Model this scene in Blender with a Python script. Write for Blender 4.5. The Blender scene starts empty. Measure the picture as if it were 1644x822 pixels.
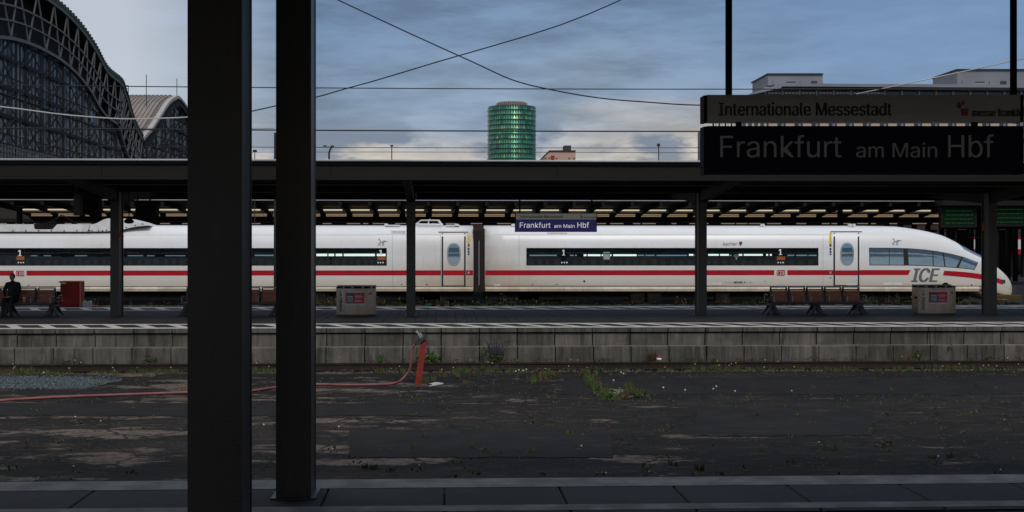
import bpy, math, random, os
from math import sin, cos, tan, atan, radians as R, pi
from mathutils import Vector
random.seed(7)
S = bpy.context.scene
COL = S.collection

# ------------------------------------------------------------------ camera
F, U0, V0, H, PHI = 1850.0, 785.0, 400.0, 2.07, R(2.216)
cam = bpy.data.cameras.new('camera'); co = bpy.data.objects.new('camera', cam); COL.objects.link(co)
cam.sensor_width = 36; cam.lens = F / 1644 * 36
cam.shift_x = (822 - U0) / 1644; cam.shift_y = -(411 - V0) / 1644
cam.clip_start = 0.1; cam.clip_end = 5000
co.location = (0, 0, H); co.rotation_euler = (pi / 2, 0, -PHI)
S.camera = co

def XA(u, Y): return Y * tan(PHI + atan((u - U0) / F))
def DEP(X, Y): return X * sin(PHI) + Y * cos(PHI)
def P(u, v, Y):
    X = XA(u, Y)
    return (X, Y, H + (V0 - v) * DEP(X, Y) / F)
def PX(u, v, X):                                   # point on a plane X = const
    Y = X / tan(PHI + atan((u - U0) / F))
    return (X, Y, H + (V0 - v) * DEP(X, Y) / F)

# ------------------------------------------------------------------ world
SUN_EL, SUN_AZ = R(42), R(167)                      # azimuth clockwise from +Y
wd = bpy.data.worlds.new('World'); S.world = wd; wd.use_nodes = True
nt = wd.node_tree; N = nt.nodes; L = nt.links
for n in list(N): N.remove(n)
out = N.new('ShaderNodeOutputWorld'); bg = N.new('ShaderNodeBackground'); L.new(bg.outputs[0], out.inputs[0])
bg.inputs[1].default_value = 0.1
sky = N.new('ShaderNodeTexSky'); sky.sky_type = 'NISHITA'; sky.sun_disc = False
sky.sun_elevation = SUN_EL; sky.sun_rotation = SUN_AZ; sky.dust_density = 2.0
tc = N.new('ShaderNodeTexCoord')
sep = N.new('ShaderNodeSeparateXYZ'); L.new(tc.outputs['Generated'], sep.inputs[0])
def wmath(op, a, b=None, c=None, clamp=False):
    n = N.new('ShaderNodeMath'); n.operation = op; n.use_clamp = clamp
    for i, x in enumerate((a, b, c)):
        if x is None: continue
        if isinstance(x, (int, float)): n.inputs[i].default_value = x
        else: L.new(x, n.inputs[i])
    return n.outputs[0]
def wnoise(scale, sx, sy, sz, detail=5, rough=.55, ox=0):
    m = N.new('ShaderNodeMapping'); m.inputs['Scale'].default_value = (sx, sy, sz); m.inputs['Location'].default_value = (ox, ox * .7, 0)
    L.new(tc.outputs['Generated'], m.inputs[0])
    n = N.new('ShaderNodeTexNoise'); n.inputs['Scale'].default_value = scale
    n.inputs['Detail'].default_value = detail; n.inputs['Roughness'].default_value = rough
    L.new(m.outputs[0], n.inputs[0]); return n.outputs[0]
def wramp(fac, stops):
    r = N.new('ShaderNodeValToRGB'); L.new(fac, r.inputs[0]); e = r.color_ramp.elements
    while len(e) < len(stops): e.new(0.5)
    for i, (p, c) in enumerate(stops):
        e[i].position = p; e[i].color = (c[0], c[1], c[2], 1) if isinstance(c, tuple) else (c, c, c, 1)
    return r.outputs[0]
def wmix(f, a, b, typ='MIX'):
    m = N.new('ShaderNodeMixRGB'); m.blend_type = typ
    for i, x in enumerate((f, a, b)):
        if isinstance(x, (int, float)): m.inputs[i].default_value = x
        elif isinstance(x, tuple): m.inputs[i].default_value = (*x, 1)
        else: L.new(x, m.inputs[i])
    return m.outputs[0]
nz1 = wnoise(3.0, 1, 1, 5, 5, .55)
nz2 = wnoise(9.0, 1, 1, 5, 6, .6, 3.1)
zz = wmath('ADD', sep.outputs[2], wmath('MULTIPLY', wmath('SUBTRACT', nz1, .5), .14))
base = wramp(zz, [(0, (.60, .53, .46)), (.085, (.58, .52, .465)), (.100, (.44, .43, .43)), (.122, (.225, .30, .41)),
                  (.17, (.165, .245, .375)), (.24, (.15, .235, .385)), (.5, (.40, .46, .54)), (1, (.75, .78, .82))])
var = wramp(nz2, [(.36, .72), (.64, 1.24)])
base = wmix(1, base, var, 'MULTIPLY')
# dark blue cloud puffs low over the horizon
nz3 = wnoise(8.0, 1, 1, 3.2, 5, .55, 7.7)
low = wramp(sep.outputs[2], [(.0, 0.0), (.06, .9), (.098, 1), (.118, 0.0)])
puff = wmath('MULTIPLY', wramp(nz3, [(.47, 0.0), (.54, 1.0)]), low)
base = wmix(wmath('MULTIPLY', puff, .9), base, (.15, .195, .28))
# paler cloud bank to the left
lf = wramp(wmath('MULTIPLY', sep.outputs[0], -1), [(.12, 0.0), (.26, .85)])
base = wmix(lf, base, (.60, .635, .69))
rf = wramp(sep.outputs[0], [(.14, 0.0), (.35, .6)])
base = wmix(wmath('MULTIPLY', rf, wramp(sep.outputs[2], [(.1, 0.0), (.13, 1.0)])), base, (.19, .32, .55))
cl = wmix(1, base, (10, 10, 10), 'MULTIPLY')
fin = wmix(.88, sky.outputs[0], cl)
L.new(fin, bg.inputs[0])

# ------------------------------------------------------------------ sun
sl = bpy.data.lights.new('sun', 'SUN'); sl.energy = 1.5; sl.angle = R(14); sl.color = (1, .95, .88)
so = bpy.data.objects.new('sun', sl); COL.objects.link(so)
d = Vector((sin(SUN_AZ) * cos(SUN_EL), cos(SUN_AZ) * cos(SUN_EL), sin(SUN_EL)))
so.rotation_euler = d.to_track_quat('Z', 'Y').to_euler(); so.location = (0, -20, 60)
S.view_settings.view_transform = 'Standard'; S.view_settings.look = 'None'
S.view_settings.exposure = 0.0; S.view_settings.gamma = 1

# ------------------------------------------------------------------ materials
MATS = {}
def mat(name, col, rough=.6, metal=0.0, ior=1.45, col2=None, ns=2.0, st=(1, 1, 1), lo=.4, hi=.6, bump=0.0, bs=None, emit=None, es=0, spec=.5, detail=5, zr=None, extra=None):
    if name in MATS: return MATS[name]
    m = bpy.data.materials.new(name); m.use_nodes = True; t = m.node_tree; n = t.nodes; l = t.links
    b = n['Principled BSDF']
    b.inputs['Roughness'].default_value = rough; b.inputs['Metallic'].default_value = metal
    b.inputs['IOR'].default_value = ior; b.inputs['Specular IOR Level'].default_value = spec
    c = (*col, 1); b.inputs['Base Color'].default_value = c
    geo = None
    def pos(s):
        g = n.new('ShaderNodeNewGeometry'); mp = n.new('ShaderNodeMapping'); mp.inputs['Scale'].default_value = s
        l.new(g.outputs['Position'], mp.inputs[0]); return mp.outputs[0]
    def noise(scale, s, det=detail):
        q = n.new('ShaderNodeTexNoise'); q.inputs['Scale'].default_value = scale; q.inputs['Detail'].default_value = det; q.inputs['Roughness'].default_value = .6
        l.new(pos(s), q.inputs[0]); return q.outputs[0]
    def ramp(f, p0, p1):
        r = n.new('ShaderNodeMapRange'); r.clamp = True; r.inputs[1].default_value = p0; r.inputs[2].default_value = p1
        l.new(f, r.inputs[0]); return r.outputs[0]
    def mix(f, a, bb, typ='MIX'):
        x = n.new('ShaderNodeMixRGB'); x.blend_type = typ
        for i, q in enumerate((f, a, bb)):
            if isinstance(q, (int, float)): x.inputs[i].default_value = q
            elif isinstance(q, tuple): x.inputs[i].default_value = (*q[:3], 1)
            else: l.new(q, x.inputs[i])
        return x.outputs[0]
    cur = c
    if col2 is not None:
        cur = mix(ramp(noise(ns, st), lo, hi), cur, col2)
    if extra:                                       # list of (colour, scale, stretch, lo, hi, strength)
        for (ec, es_, est, elo, ehi, k) in extra:
            f = ramp(noise(es_, est), elo, ehi)
            mm = n.new('ShaderNodeMath'); mm.operation = 'MULTIPLY'; l.new(f, mm.inputs[0]); mm.inputs[1].default_value = k
            cur = mix(mm.outputs[0], cur, ec)
    if zr:                                          # dirt rising from below: (z0, z1, colour)
        g = n.new('ShaderNodeNewGeometry'); sp = n.new('ShaderNodeSeparateXYZ'); l.new(g.outputs['Position'], sp.inputs[0])
        nn = noise(1.2, (.5, 1, 2)); ad = n.new('ShaderNodeMath'); ad.operation = 'MULTIPLY_ADD'
        l.new(nn, ad.inputs[0]); ad.inputs[1].default_value = .5; l.new(sp.outputs[2], ad.inputs[2])
        cur = mix(ramp(ad.outputs[0], zr[0], zr[1]), cur, zr[2])
    if not isinstance(cur, tuple): l.new(cur, b.inputs['Base Color'])
    if bump:
        bp = n.new('ShaderNodeBump'); bp.inputs['Strength'].default_value = bump; bp.inputs['Distance'].default_value = .02
        l.new(noise(bs or ns * 6, st if bs is None else (1, 1, 1)), bp.inputs['Height']); l.new(bp.outputs[0], b.inputs['Normal'])
    if emit:
        b.inputs['Emission Color'].default_value = (*emit, 1); b.inputs['Emission Strength'].default_value = es
    MATS[name] = m; return m

M = dict(
    white=mat('train_white', (.80, .80, .80), .30, col2=(.755, .75, .745), ns=.9, st=(.3, 1, 3), zr=(1.9, .15, (.57, .50, .40)),
              extra=[((.50, .43, .34), .35, (.6, 1, .25), .56, .75, .35), ((.42, .36, .3), 2.2, (2.5, 1, .35), .60, .78, .25)], spec=.45),
    roofw=mat('train_roof_white', (.76, .755, .75), .4, col2=(.64, .63, .62), ns=2),
    skirt=mat('skirt_beige', (.62, .55, .43), .4, col2=(.5, .43, .33), ns=1.5, st=(1, 1, 3), extra=[((.2, .16, .12), 5, (1, 1, 3), .62, .7, .6)]),
    red=mat('stripe_red', (.44, .002, .014), .35, col2=(.35, .004, .016), ns=1),
    grey=mat('letter_grey', (.13, .135, .15), .45),
    glass=mat('tinted_glass', (.008, .010, .013), .03, ior=2.3, spec=.5, bump=.02, bs=1.2),
    glassb=mat('cab_glass', (.24, .36, .48), .04, metal=.7, ior=1.6, spec=.5, bump=.05, bs=1.5),
    black=mat('black_rubber', (.012, .012, .012), .7),
    pitch=mat('dark_paint', (.010, .010, .010), .8, spec=.2),
    under=mat('underframe_black', (.007, .006, .006), .85, col2=(.012, .010, .008), ns=3, spec=.2),
    steel=mat('brushed_steel', (.31, .29, .265), .24, 1.0, col2=(.235, .22, .20), ns=1.2, st=(3, 3, .1)),
    pillar=mat('pillar_paint', (.058, .052, .047), .5, col2=(.045, .042, .038), ns=1.2),
    npillar=mat('near_pillar_paint', (.050, .045, .040), .42, col2=(.040, .036, .032), ns=.8, bump=.12, bs=40, extra=[((.075, .070, .064), 3, (3, 3, .5), .60, .72, .5), ((.12, .105, .09), 38, (1, 1, 1), .70, .74, .7)]),
    fascia=mat('fascia_brown', (.013, .0105, .008), .65, spec=.25, col2=(.010, .0085, .0065), ns=.7, st=(.3, 1, 3)),
    gutter=mat('gutter_metal', (.42, .43, .44), .45, .3, col2=(.3, .3, .31), ns=1, st=(.5, 1, 1)),
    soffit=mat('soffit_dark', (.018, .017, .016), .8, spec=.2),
    conc=mat('concrete_wall', (.118, .108, .094), .9, col2=(.075, .070, .060), ns=1.0, st=(3, 1, .8), bump=.35, bs=25,
             extra=[((.030, .028, .023), 2.2, (3.2, 1, .26), .50, .66, .85), ((.035, .033, .028), .9, (1, 1, 2.2), .52, .68, .6), ((.20, .19, .175), 3.0, (4, 1, .35), .58, .72, .5), ((.05, .055, .03), 1.4, (1, 1, 1.4), .60, .75, .45)]),
    conc2=mat('concrete_ledge', (.27, .22, .175), .9, col2=(.15, .14, .12), ns=2.0, bump=.3, bs=25),
    wpaint=mat('marking_white', (.74, .70, .65), .7, col2=(.58, .54, .49), ns=2.5, st=(1, 2, 1), bump=.1, bs=30, extra=[((.15, .13, .11), 5, (1, 1, 1), .62, .72, .6)]),
    slab=mat('paving_slab', (.040, .040, .043), .8, spec=.3, col2=(.027, .027, .030), ns=.8, bump=.2, bs=30, extra=[((.075, .07, .065), 2.2, (1, 1, 1), .6, .7, .4)]),
    joint=mat('paving_joint', (.014, .013, .012), .95),
    asphalt=mat('asphalt', (.021, .0175, .0155), .95, col2=(.0105, .0095, .009), ns=.45, st=(.5, 1.3, 1), lo=.42, hi=.56, bump=.9, bs=25, spec=.25, detail=8,
                extra=[((.07, .055, .045), 5, (.4, 1.6, 1), .55, .66, .5), ((.007, .007, .008), 2.2, (.4, 1.5, 1), .56, .66, .8), ((.17, .15, .13), 26, (1, 1, 1), .67, .72, .5)]),
    dirt=mat('dirt', (.11, .085, .062), .95, col2=(.06, .05, .035), ns=2.5, bump=.6, bs=18),
    ballast=mat('ballast', (.016, .013, .011), .95, col2=(.009, .008, .007), ns=12, bump=1, bs=14),
    rail=mat('rusty_rail', (.024, .011, .008), .8, col2=(.012, .007, .006), ns=8),
    grass=mat('weed_green', (.032, .052, .012), .8, col2=(.060, .058, .016), ns=1.3),
    grass2=mat('weed_bright', (.04, .095, .014), .8, col2=(.055, .085, .02), ns=2),
    straw=mat('weed_dry', (.085, .062, .026), .8, col2=(.05, .034, .018), ns=3),
    yflower=mat('yellow_petal', (.5, .36, .01), .7), wflower=mat('white_petal', (.6, .6, .58), .7), pflower=mat('violet_petal', (.024, .026, .055), .7),
    wood=mat('bench_wood', (.36, .125, .07), .5, col2=(.26, .09, .05), ns=3, st=(1, 1, 8)),
    iron=mat('cast_iron', (.055, .057, .06), .45, .4),
    railm=mat('bench_rail', (.34, .35, .37), .4, .15),
    blue=mat('sign_blue', (.022, .022, .115), .35, emit=(.018, .018, .10), es=.45), ngrey=mat('sign_grey', (.30, .29, .275), .35, .3, col2=(.25, .24, .22), ns=1.5, emit=(.3, .29, .27), es=.18), litlet=mat('lit_letter', (.85, .85, .85), .5, emit=(.9, .9, .95), es=.55),  # small sign's panels and letters get an added glow to brighten them
    sblue=mat('near_sign_blue', (.006, .006, .022), .5, spec=.12), sgrey=mat('near_sign_panel', (.175, .175, .178), .24, .45, bump=.22, bs=1.1),  # near sign's shade put into darker blue, grey and letter colours
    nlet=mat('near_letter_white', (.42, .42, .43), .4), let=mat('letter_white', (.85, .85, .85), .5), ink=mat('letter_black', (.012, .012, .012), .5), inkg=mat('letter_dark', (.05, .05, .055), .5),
    orange=mat('led_orange', (.3, .08, .01), .5, emit=(1, .16, .02), es=.18),
    yellow=mat('yellow_paint', (.62, .38, .01), .5), yellowd=mat('yellow_beam', (.13, .075, .008), .7),
    boxred=mat('box_red', (.34, .012, .005), .6, col2=(.21, .006, .004), ns=2), boxor=mat('box_orange', (.85, .36, .10), .5, col2=(.75, .29, .08), ns=3),
    can=mat('canister_white', (.55, .55, .56), .4), cup=mat('cup_paper', (.5, .38, .33), .6),
    cloth=mat('black_cloth', (.012, .012, .014), .85), skin=mat('skin', (.40, .23, .16), .6), hair=mat('hair_dark', (.015, .010, .008), .6),
    hose=mat('hose_red', (.27, .095, .088), .6, col2=(.19, .06, .055), ns=2), postred=mat('post_red', (.24, .022, .014), .55, col2=(.17, .02, .012), ns=6),
    shard=mat('glass_gravel', (.075, .098, .105), .45, col2=(.045, .06, .065), ns=9),
    wire=mat('wire_dark', (.03, .03, .032), .6, .5), wirel=mat('wire_light', (.45, .43, .40), .5, .3),
    hallglass=mat('hall_glass', (.12, .16, .20), .22, spec=.5, col2=(.08, .11, .14), ns=.35),
    halliron=mat('hall_iron', (.018, .018, .019), .8, spec=.2), hallrail=mat('hall_railing', (.10, .098, .095), .7), hallgreen=mat('copper_green', (.024, .046, .038), .75, col2=(.018, .032, .028), ns=.6),
    hallroof=mat('hall_roof_sheet', (.27, .225, .20), .65, col2=(.21, .18, .165), ns=.3), hallband=mat('hall_band', (.42, .385, .36), .6, col2=(.34, .31, .29), ns=.5),
    peach=mat('peach_render', (.52, .34, .25), .8), bgrey=mat('building_grey', (.20, .215, .25), .7, col2=(.17, .18, .21), ns=.1), btan=mat('building_tan', (.50, .37, .27), .7),
    bglass=mat('building_glass', (.03, .045, .065), .15, spec=.5), bdark=mat('building_eave', (.03, .032, .035), .7), blit=mat('blind_cream', (.55, .52, .42), .7),
    brick=mat('dark_brick', (.035, .026, .022), .9, col2=(.025, .02, .018), ns=2),
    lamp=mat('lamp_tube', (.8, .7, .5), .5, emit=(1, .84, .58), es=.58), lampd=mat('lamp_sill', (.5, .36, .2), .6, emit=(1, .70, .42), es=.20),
    teal=mat('pane_grey', (.16, .19, .19), .3), screen=mat('screen_green', (.002, .006, .003), .7, spec=.1, emit=(.02, .16, .05), es=.02), scrtext=mat('screen_text', (.01, .05, .02), .7, spec=.1, emit=(.1, .6, .2), es=.05),
    poster=mat('poster_red', (.40, .012, .035), .45), pteal=mat('poster_teal', (.14, .26, .26), .45), pgrey=mat('poster_grey', (.42, .45, .50), .4),
    greenst=mat('sticker_green', (.03, .35, .06), .5), stgrey=mat('sticker_grey', (.30, .36, .40), .5),
    bellow=mat('bellow_brown', (.030, .020, .016), .7), warn=mat('warning_plate', (.20, .07, .025), .6), mred=mat('mark_red', (.30, .012, .02), .5), mblue=mat('mark_blue', (.02, .02, .10), .5),
)

def pane_mat():
    m = bpy.data.materials.new('carriage_pane'); m.use_nodes = True; t = m.node_tree; n = t.nodes; l = t.links; n.remove(n['Principled BSDF'])
    tr = n.new('ShaderNodeBsdfTransparent'); tr.inputs[0].default_value = (.50, .58, .60, 1)
    gl = n.new('ShaderNodeBsdfGlossy'); gl.inputs['Roughness'].default_value = .02; gl.inputs[0].default_value = (.8, .9, 1, 1)
    q = n.new('ShaderNodeTexNoise'); q.inputs['Scale'].default_value = 1.3; g = n.new('ShaderNodeNewGeometry'); l.new(g.outputs['Position'], q.inputs[0])
    bp = n.new('ShaderNodeBump'); bp.inputs['Strength'].default_value = .04; bp.inputs['Distance'].default_value = .05; l.new(q.outputs[0], bp.inputs['Height']); l.new(bp.outputs[0], gl.inputs['Normal'])
    fr = n.new('ShaderNodeFresnel'); fr.inputs[0].default_value = 1.34
    mx = n.new('ShaderNodeMixShader'); l.new(fr.outputs[0], mx.inputs[0]); l.new(tr.outputs[0], mx.inputs[1]); l.new(gl.outputs[0], mx.inputs[2]); l.new(mx.outputs[0], n['Material Output'].inputs[0]); return m
M['pane'] = pane_mat()
M['cabin'] = mat('cabin_dark', (.006, .007, .009), .7, spec=.2, col2=(.018, .020, .024), ns=1.5, st=(.6, 1, 4))
M['seat'] = mat('cabin_seat', (.022, .026, .034), .6)
M['inlamp'] = mat('cabin_lamp', (.9, .9, .8), .5, emit=(.93, 1, .86), es=1.3)  # emission that imitates bright reflections in the carriage windows
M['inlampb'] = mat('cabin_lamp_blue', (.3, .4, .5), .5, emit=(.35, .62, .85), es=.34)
def brown_dirt(m, cx, w):                             # brake dust that has settled around the gangway end
    t = m.node_tree; n = t.nodes; l = t.links; b = n['Principled BSDF']; src = b.inputs['Base Color'].links[0].from_socket
    g = n.new('ShaderNodeNewGeometry'); sp = n.new('ShaderNodeSeparateXYZ'); l.new(g.outputs['Position'], sp.inputs[0])
    def mth(op, a, c, cl=False):
        q = n.new('ShaderNodeMath'); q.operation = op; q.use_clamp = cl
        for i, x in enumerate((a, c)):
            if isinstance(x, (int, float)): q.inputs[i].default_value = x
            elif x is not None: l.new(x, q.inputs[i])
        return q.outputs[0]
    dx = mth('DIVIDE', mth('ABSOLUTE', mth('SUBTRACT', sp.outputs[0], cx), None), w); fx = mth('SUBTRACT', 1.0, dx, True)
    nn = n.new('ShaderNodeTexNoise'); nn.inputs['Scale'].default_value = 1.1; nn.inputs['Detail'].default_value = 6; mp = n.new('ShaderNodeMapping'); mp.inputs['Scale'].default_value = (1.6, 1, .7)
    l.new(g.outputs['Position'], mp.inputs[0]); l.new(mp.outputs[0], nn.inputs[0])
    fz = mth('MULTIPLY_ADD', sp.outputs[2], -.30); fz.node.inputs[2].default_value = 1.05; fz.node.use_clamp = True
    f = mth('MULTIPLY', mth('MULTIPLY', fx, fz), mth('MULTIPLY', nn.outputs[0], 1.35), True)
    x = n.new('ShaderNodeMixRGB'); l.new(f, x.inputs[0]); l.new(src, x.inputs[1]); x.inputs[2].default_value = (.42, .30, .18, 1); l.new(x.outputs[0], b.inputs['Base Color'])
def bare_patches(m, cx, w):                          # worn pale patches, commonest on the left of the yard
    t = m.node_tree; n = t.nodes; l = t.links; b = n['Principled BSDF']; src = b.inputs['Base Color'].links[0].from_socket
    g = n.new('ShaderNodeNewGeometry'); sp = n.new('ShaderNodeSeparateXYZ'); l.new(g.outputs['Position'], sp.inputs[0])
    mr = n.new('ShaderNodeMapRange'); mr.inputs[1].default_value = cx - w; mr.inputs[2].default_value = cx + w; mr.inputs[3].default_value = .035; mr.inputs[4].default_value = -.075; l.new(sp.outputs[0], mr.inputs[0])
    def nz(sc, st, det):
        q = n.new('ShaderNodeTexNoise'); q.inputs['Scale'].default_value = sc; q.inputs['Detail'].default_value = det; q.inputs['Roughness'].default_value = .68
        mp = n.new('ShaderNodeMapping'); mp.inputs['Scale'].default_value = st; l.new(g.outputs['Position'], mp.inputs[0]); l.new(mp.outputs[0], q.inputs[0]); return q.outputs[0]
    ad = n.new('ShaderNodeMath'); ad.operation = 'ADD'; l.new(nz(1.15, (.42, 1.0, 1), 9), ad.inputs[0]); l.new(mr.outputs[0], ad.inputs[1])
    k = n.new('ShaderNodeMapRange'); k.inputs[1].default_value = .555; k.inputs[2].default_value = .60; l.new(ad.outputs[0], k.inputs[0])
    grain = n.new('ShaderNodeMapRange'); grain.inputs[1].default_value = .35; grain.inputs[2].default_value = .6; grain.inputs[3].default_value = .35; grain.inputs[4].default_value = 1; l.new(nz(9, (1, 1, 1), 4), grain.inputs[0])
    f = n.new('ShaderNodeMath'); f.operation = 'MULTIPLY'; l.new(k.outputs[0], f.inputs[0]); l.new(grain.outputs[0], f.inputs[1])
    x = n.new('ShaderNodeMixRGB'); l.new(f.outputs[0], x.inputs[0]); l.new(src, x.inputs[1]); x.inputs[2].default_value = (.155, .118, .094, 1); l.new(x.outputs[0], b.inputs['Base Color'])
def cracks(m):
    t = m.node_tree; n = t.nodes; l = t.links; b = n['Principled BSDF']; src = b.inputs['Base Color'].links[0].from_socket
    g = n.new('ShaderNodeNewGeometry'); q = n.new('ShaderNodeTexNoise'); q.inputs['Scale'].default_value = 1.5; q.inputs['Detail'].default_value = 6; l.new(g.outputs['Position'], q.inputs[0])
    ad = n.new('ShaderNodeMixRGB'); ad.blend_type = 'ADD'; ad.inputs[0].default_value = .8; l.new(g.outputs['Position'], ad.inputs[1]); l.new(q.outputs[1], ad.inputs[2])
    v = n.new('ShaderNodeTexVoronoi'); v.feature = 'DISTANCE_TO_EDGE'; v.inputs['Scale'].default_value = .75; l.new(ad.outputs[0], v.inputs[0])
    k = n.new('ShaderNodeMapRange'); k.inputs[1].default_value = .012; k.inputs[2].default_value = .03; k.inputs[3].default_value = .85; k.inputs[4].default_value = 0; l.new(v.outputs[0], k.inputs[0])
    x = n.new('ShaderNodeMixRGB'); l.new(k.outputs[0], x.inputs[0]); l.new(src, x.inputs[1]); x.inputs[2].default_value = (.006, .007, .005, 1); l.new(x.outputs[0], b.inputs['Base Color'])
bare_patches(M['asphalt'], 2.5, 5); cracks(M['asphalt'])
def per_object(m, lo, hi):                             # every stone a slightly different tone
    t = m.node_tree; n = t.nodes; l = t.links; b = n['Principled BSDF']; src = b.inputs['Base Color'].links[0].from_socket
    o = n.new('ShaderNodeObjectInfo'); mr = n.new('ShaderNodeMapRange'); mr.inputs[3].default_value = lo; mr.inputs[4].default_value = hi; l.new(o.outputs['Random'], mr.inputs[0])
    x = n.new('ShaderNodeMixRGB'); x.blend_type = 'MULTIPLY'; x.inputs[0].default_value = 1; l.new(src, x.inputs[1]); l.new(mr.outputs[0], x.inputs[2]); l.new(x.outputs[0], b.inputs['Base Color'])
per_object(M['conc'], .72, 1.2); per_object(M['skirt'], .82, 1.05)
brown_dirt(M['white'], XA(768, 57.1), 4.6); brown_dirt(M['skirt'], XA(768, 57.1), 5.5)

# ------------------------------------------------------------------ mesh helpers
ORG = {}
class MB:
    def __init__(s): s.v = []; s.f = []
    def add(s, vs, fs):
        o = len(s.v); s.v += [tuple(p) for p in vs]; s.f += [tuple(i + o for i in f) for f in fs]; return s
    def box(s, x0, x1, y0, y1, z0, z1):
        return s.add([(x0, y0, z0), (x1, y0, z0), (x1, y1, z0), (x0, y1, z0), (x0, y0, z1), (x1, y0, z1), (x1, y1, z1), (x0, y1, z1)],
                     [(0, 3, 2, 1), (4, 5, 6, 7), (0, 1, 5, 4), (1, 2, 6, 5), (2, 3, 7, 6), (3, 0, 4, 7)])
    def bbox(s, x0, x1, y0, y1, z0, z1, b=.01):      # box with the eight upright/level edges chamfered on its front
        return s.prism([(x0 + b, z0), (x1 - b, z0), (x1, z0 + b), (x1, z1 - b), (x1 - b, z1), (x0 + b, z1), (x0, z1 - b), (x0, z0 + b)], y0, y1)
    def prism(s, poly, y0, y1, ax='y'):
        n = len(poly)
        def q(a, b, c): return {'y': (a, c, b), 'x': (c, a, b), 'z': (a, b, c)}[ax]
        vs = [q(a, b, y0) for a, b in poly] + [q(a, b, y1) for a, b in poly]
        return s.add(vs, [tuple(range(n)), tuple(range(2 * n - 1, n - 1, -1))] + [(i, i + n, (i + 1) % n + n, (i + 1) % n) for i in range(n)])
    def tube(s, pts, r, n=6, cap=True):
        pts = [Vector(p) for p in pts]; rs = r if isinstance(r, (list, tuple)) else [r] * len(pts)
        vs = []; fs = []
        for i, p in enumerate(pts):
            t = (pts[min(i + 1, len(pts) - 1)] - pts[max(i - 1, 0)]).normalized()
            a = Vector((0, 0, 1)) if abs(t.z) < .9 else Vector((0, 1, 0))
            b = t.cross(a).normalized(); c = b.cross(t)
            for k in range(n):
                g = 2 * pi * k / n; vs.append(p + (b * cos(g) + c * sin(g)) * rs[i])
        for i in range(len(pts) - 1):
            for k in range(n): fs.append((i * n + k, i * n + (k + 1) % n, (i + 1) * n + (k + 1) % n, (i + 1) * n + k))
        if cap: fs.append(tuple(range(n - 1, -1, -1))); fs.append(tuple(range((len(pts) - 1) * n, len(pts) * n)))
        return s.add(vs, fs)
    def lathe(s, prof, cx, cy, n=16):
        vs = []; fs = []
        for (r, z) in prof:
            for k in range(n): vs.append((cx + r * cos(2 * pi * k / n), cy + r * sin(2 * pi * k / n), z))
        for i in range(len(prof) - 1):
            for k in range(n): fs.append((i * n + k, i * n + (k + 1) % n, (i + 1) * n + (k + 1) % n, (i + 1) * n + k))
        fs.append(tuple(range(n - 1, -1, -1))); fs.append(tuple(range((len(prof) - 1) * n, len(prof) * n)))
        return s.add(vs, fs)
    def bar(s, p, q, w, h=None):                    # square bar between two points
        p = Vector(p); q = Vector(q); t = (q - p).normalized(); h = h or w
        a = Vector((0, 0, 1)) if abs(t.z) < .9 else Vector((0, 1, 0))
        b = t.cross(a).normalized() * (w / 2); c = b.cross(t).normalized() * (h / 2)
        vs = [p + b + c, p - b + c, p - b - c, p + b - c, q + b + c, q - b + c, q - b - c, q + b - c]
        return s.add(vs, [(0, 1, 2, 3), (7, 6, 5, 4), (0, 4, 5, 1), (1, 5, 6, 2), (2, 6, 7, 3), (3, 7, 4, 0)])
    def build(s, name, m, parent=None, smooth=False, kind=None, label=None):
        me = bpy.data.meshes.new(name); o = ORG.get(parent.name, Vector((0, 0, 0))) if parent else Vector((0, 0, 0))
        me.from_pydata([(a - o[0], b - o[1], c - o[2]) for a, b, c in s.v], [], s.f); me.update()
        if m: me.materials.append(m)
        if smooth:
            for p in me.polygons: p.use_smooth = True
        ob = bpy.data.objects.new(name, me); COL.objects.link(ob)
        if parent: ob.parent = parent; ORG[ob.name] = Vector(o)
        if kind: ob['kind'] = kind
        if label: ob['label'] = label
        return ob
def thing(name, label, cat, loc=(0, 0, 0), group=None):
    o = bpy.data.objects.new(name, None); o.empty_display_size = .2; COL.objects.link(o); o.location = loc
    o['label'] = label; o['category'] = cat
    if group: o['group'] = group
    ORG[o.name] = Vector(loc); return o
def tag(o, label, cat, group=None):
    o['label'] = label; o['category'] = cat
    if group: o['group'] = group
    return o
def struct(name, mb, m, smooth=False): return mb.build(name, m, None, smooth, 'structure')
def copy_tree(o, parent=None, loc=None, label=None):
    c = o.copy(); COL.objects.link(c)
    if parent: c.parent = parent
    if loc is not None: c.location = loc
    if label: c['label'] = label
    for ch in list(o.children): copy_tree(ch, c)
    return c
def piece(me_obj, parent, dx=0, dy=0, dz=0):         # another object sharing mesh data
    c = bpy.data.objects.new(me_obj.name.split('.')[0], me_obj.data); COL.objects.link(c); c.parent = parent
    c.location = (me_obj.location[0] + dx, me_obj.location[1] + dy, me_obj.location[2] + dz); return c

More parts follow.
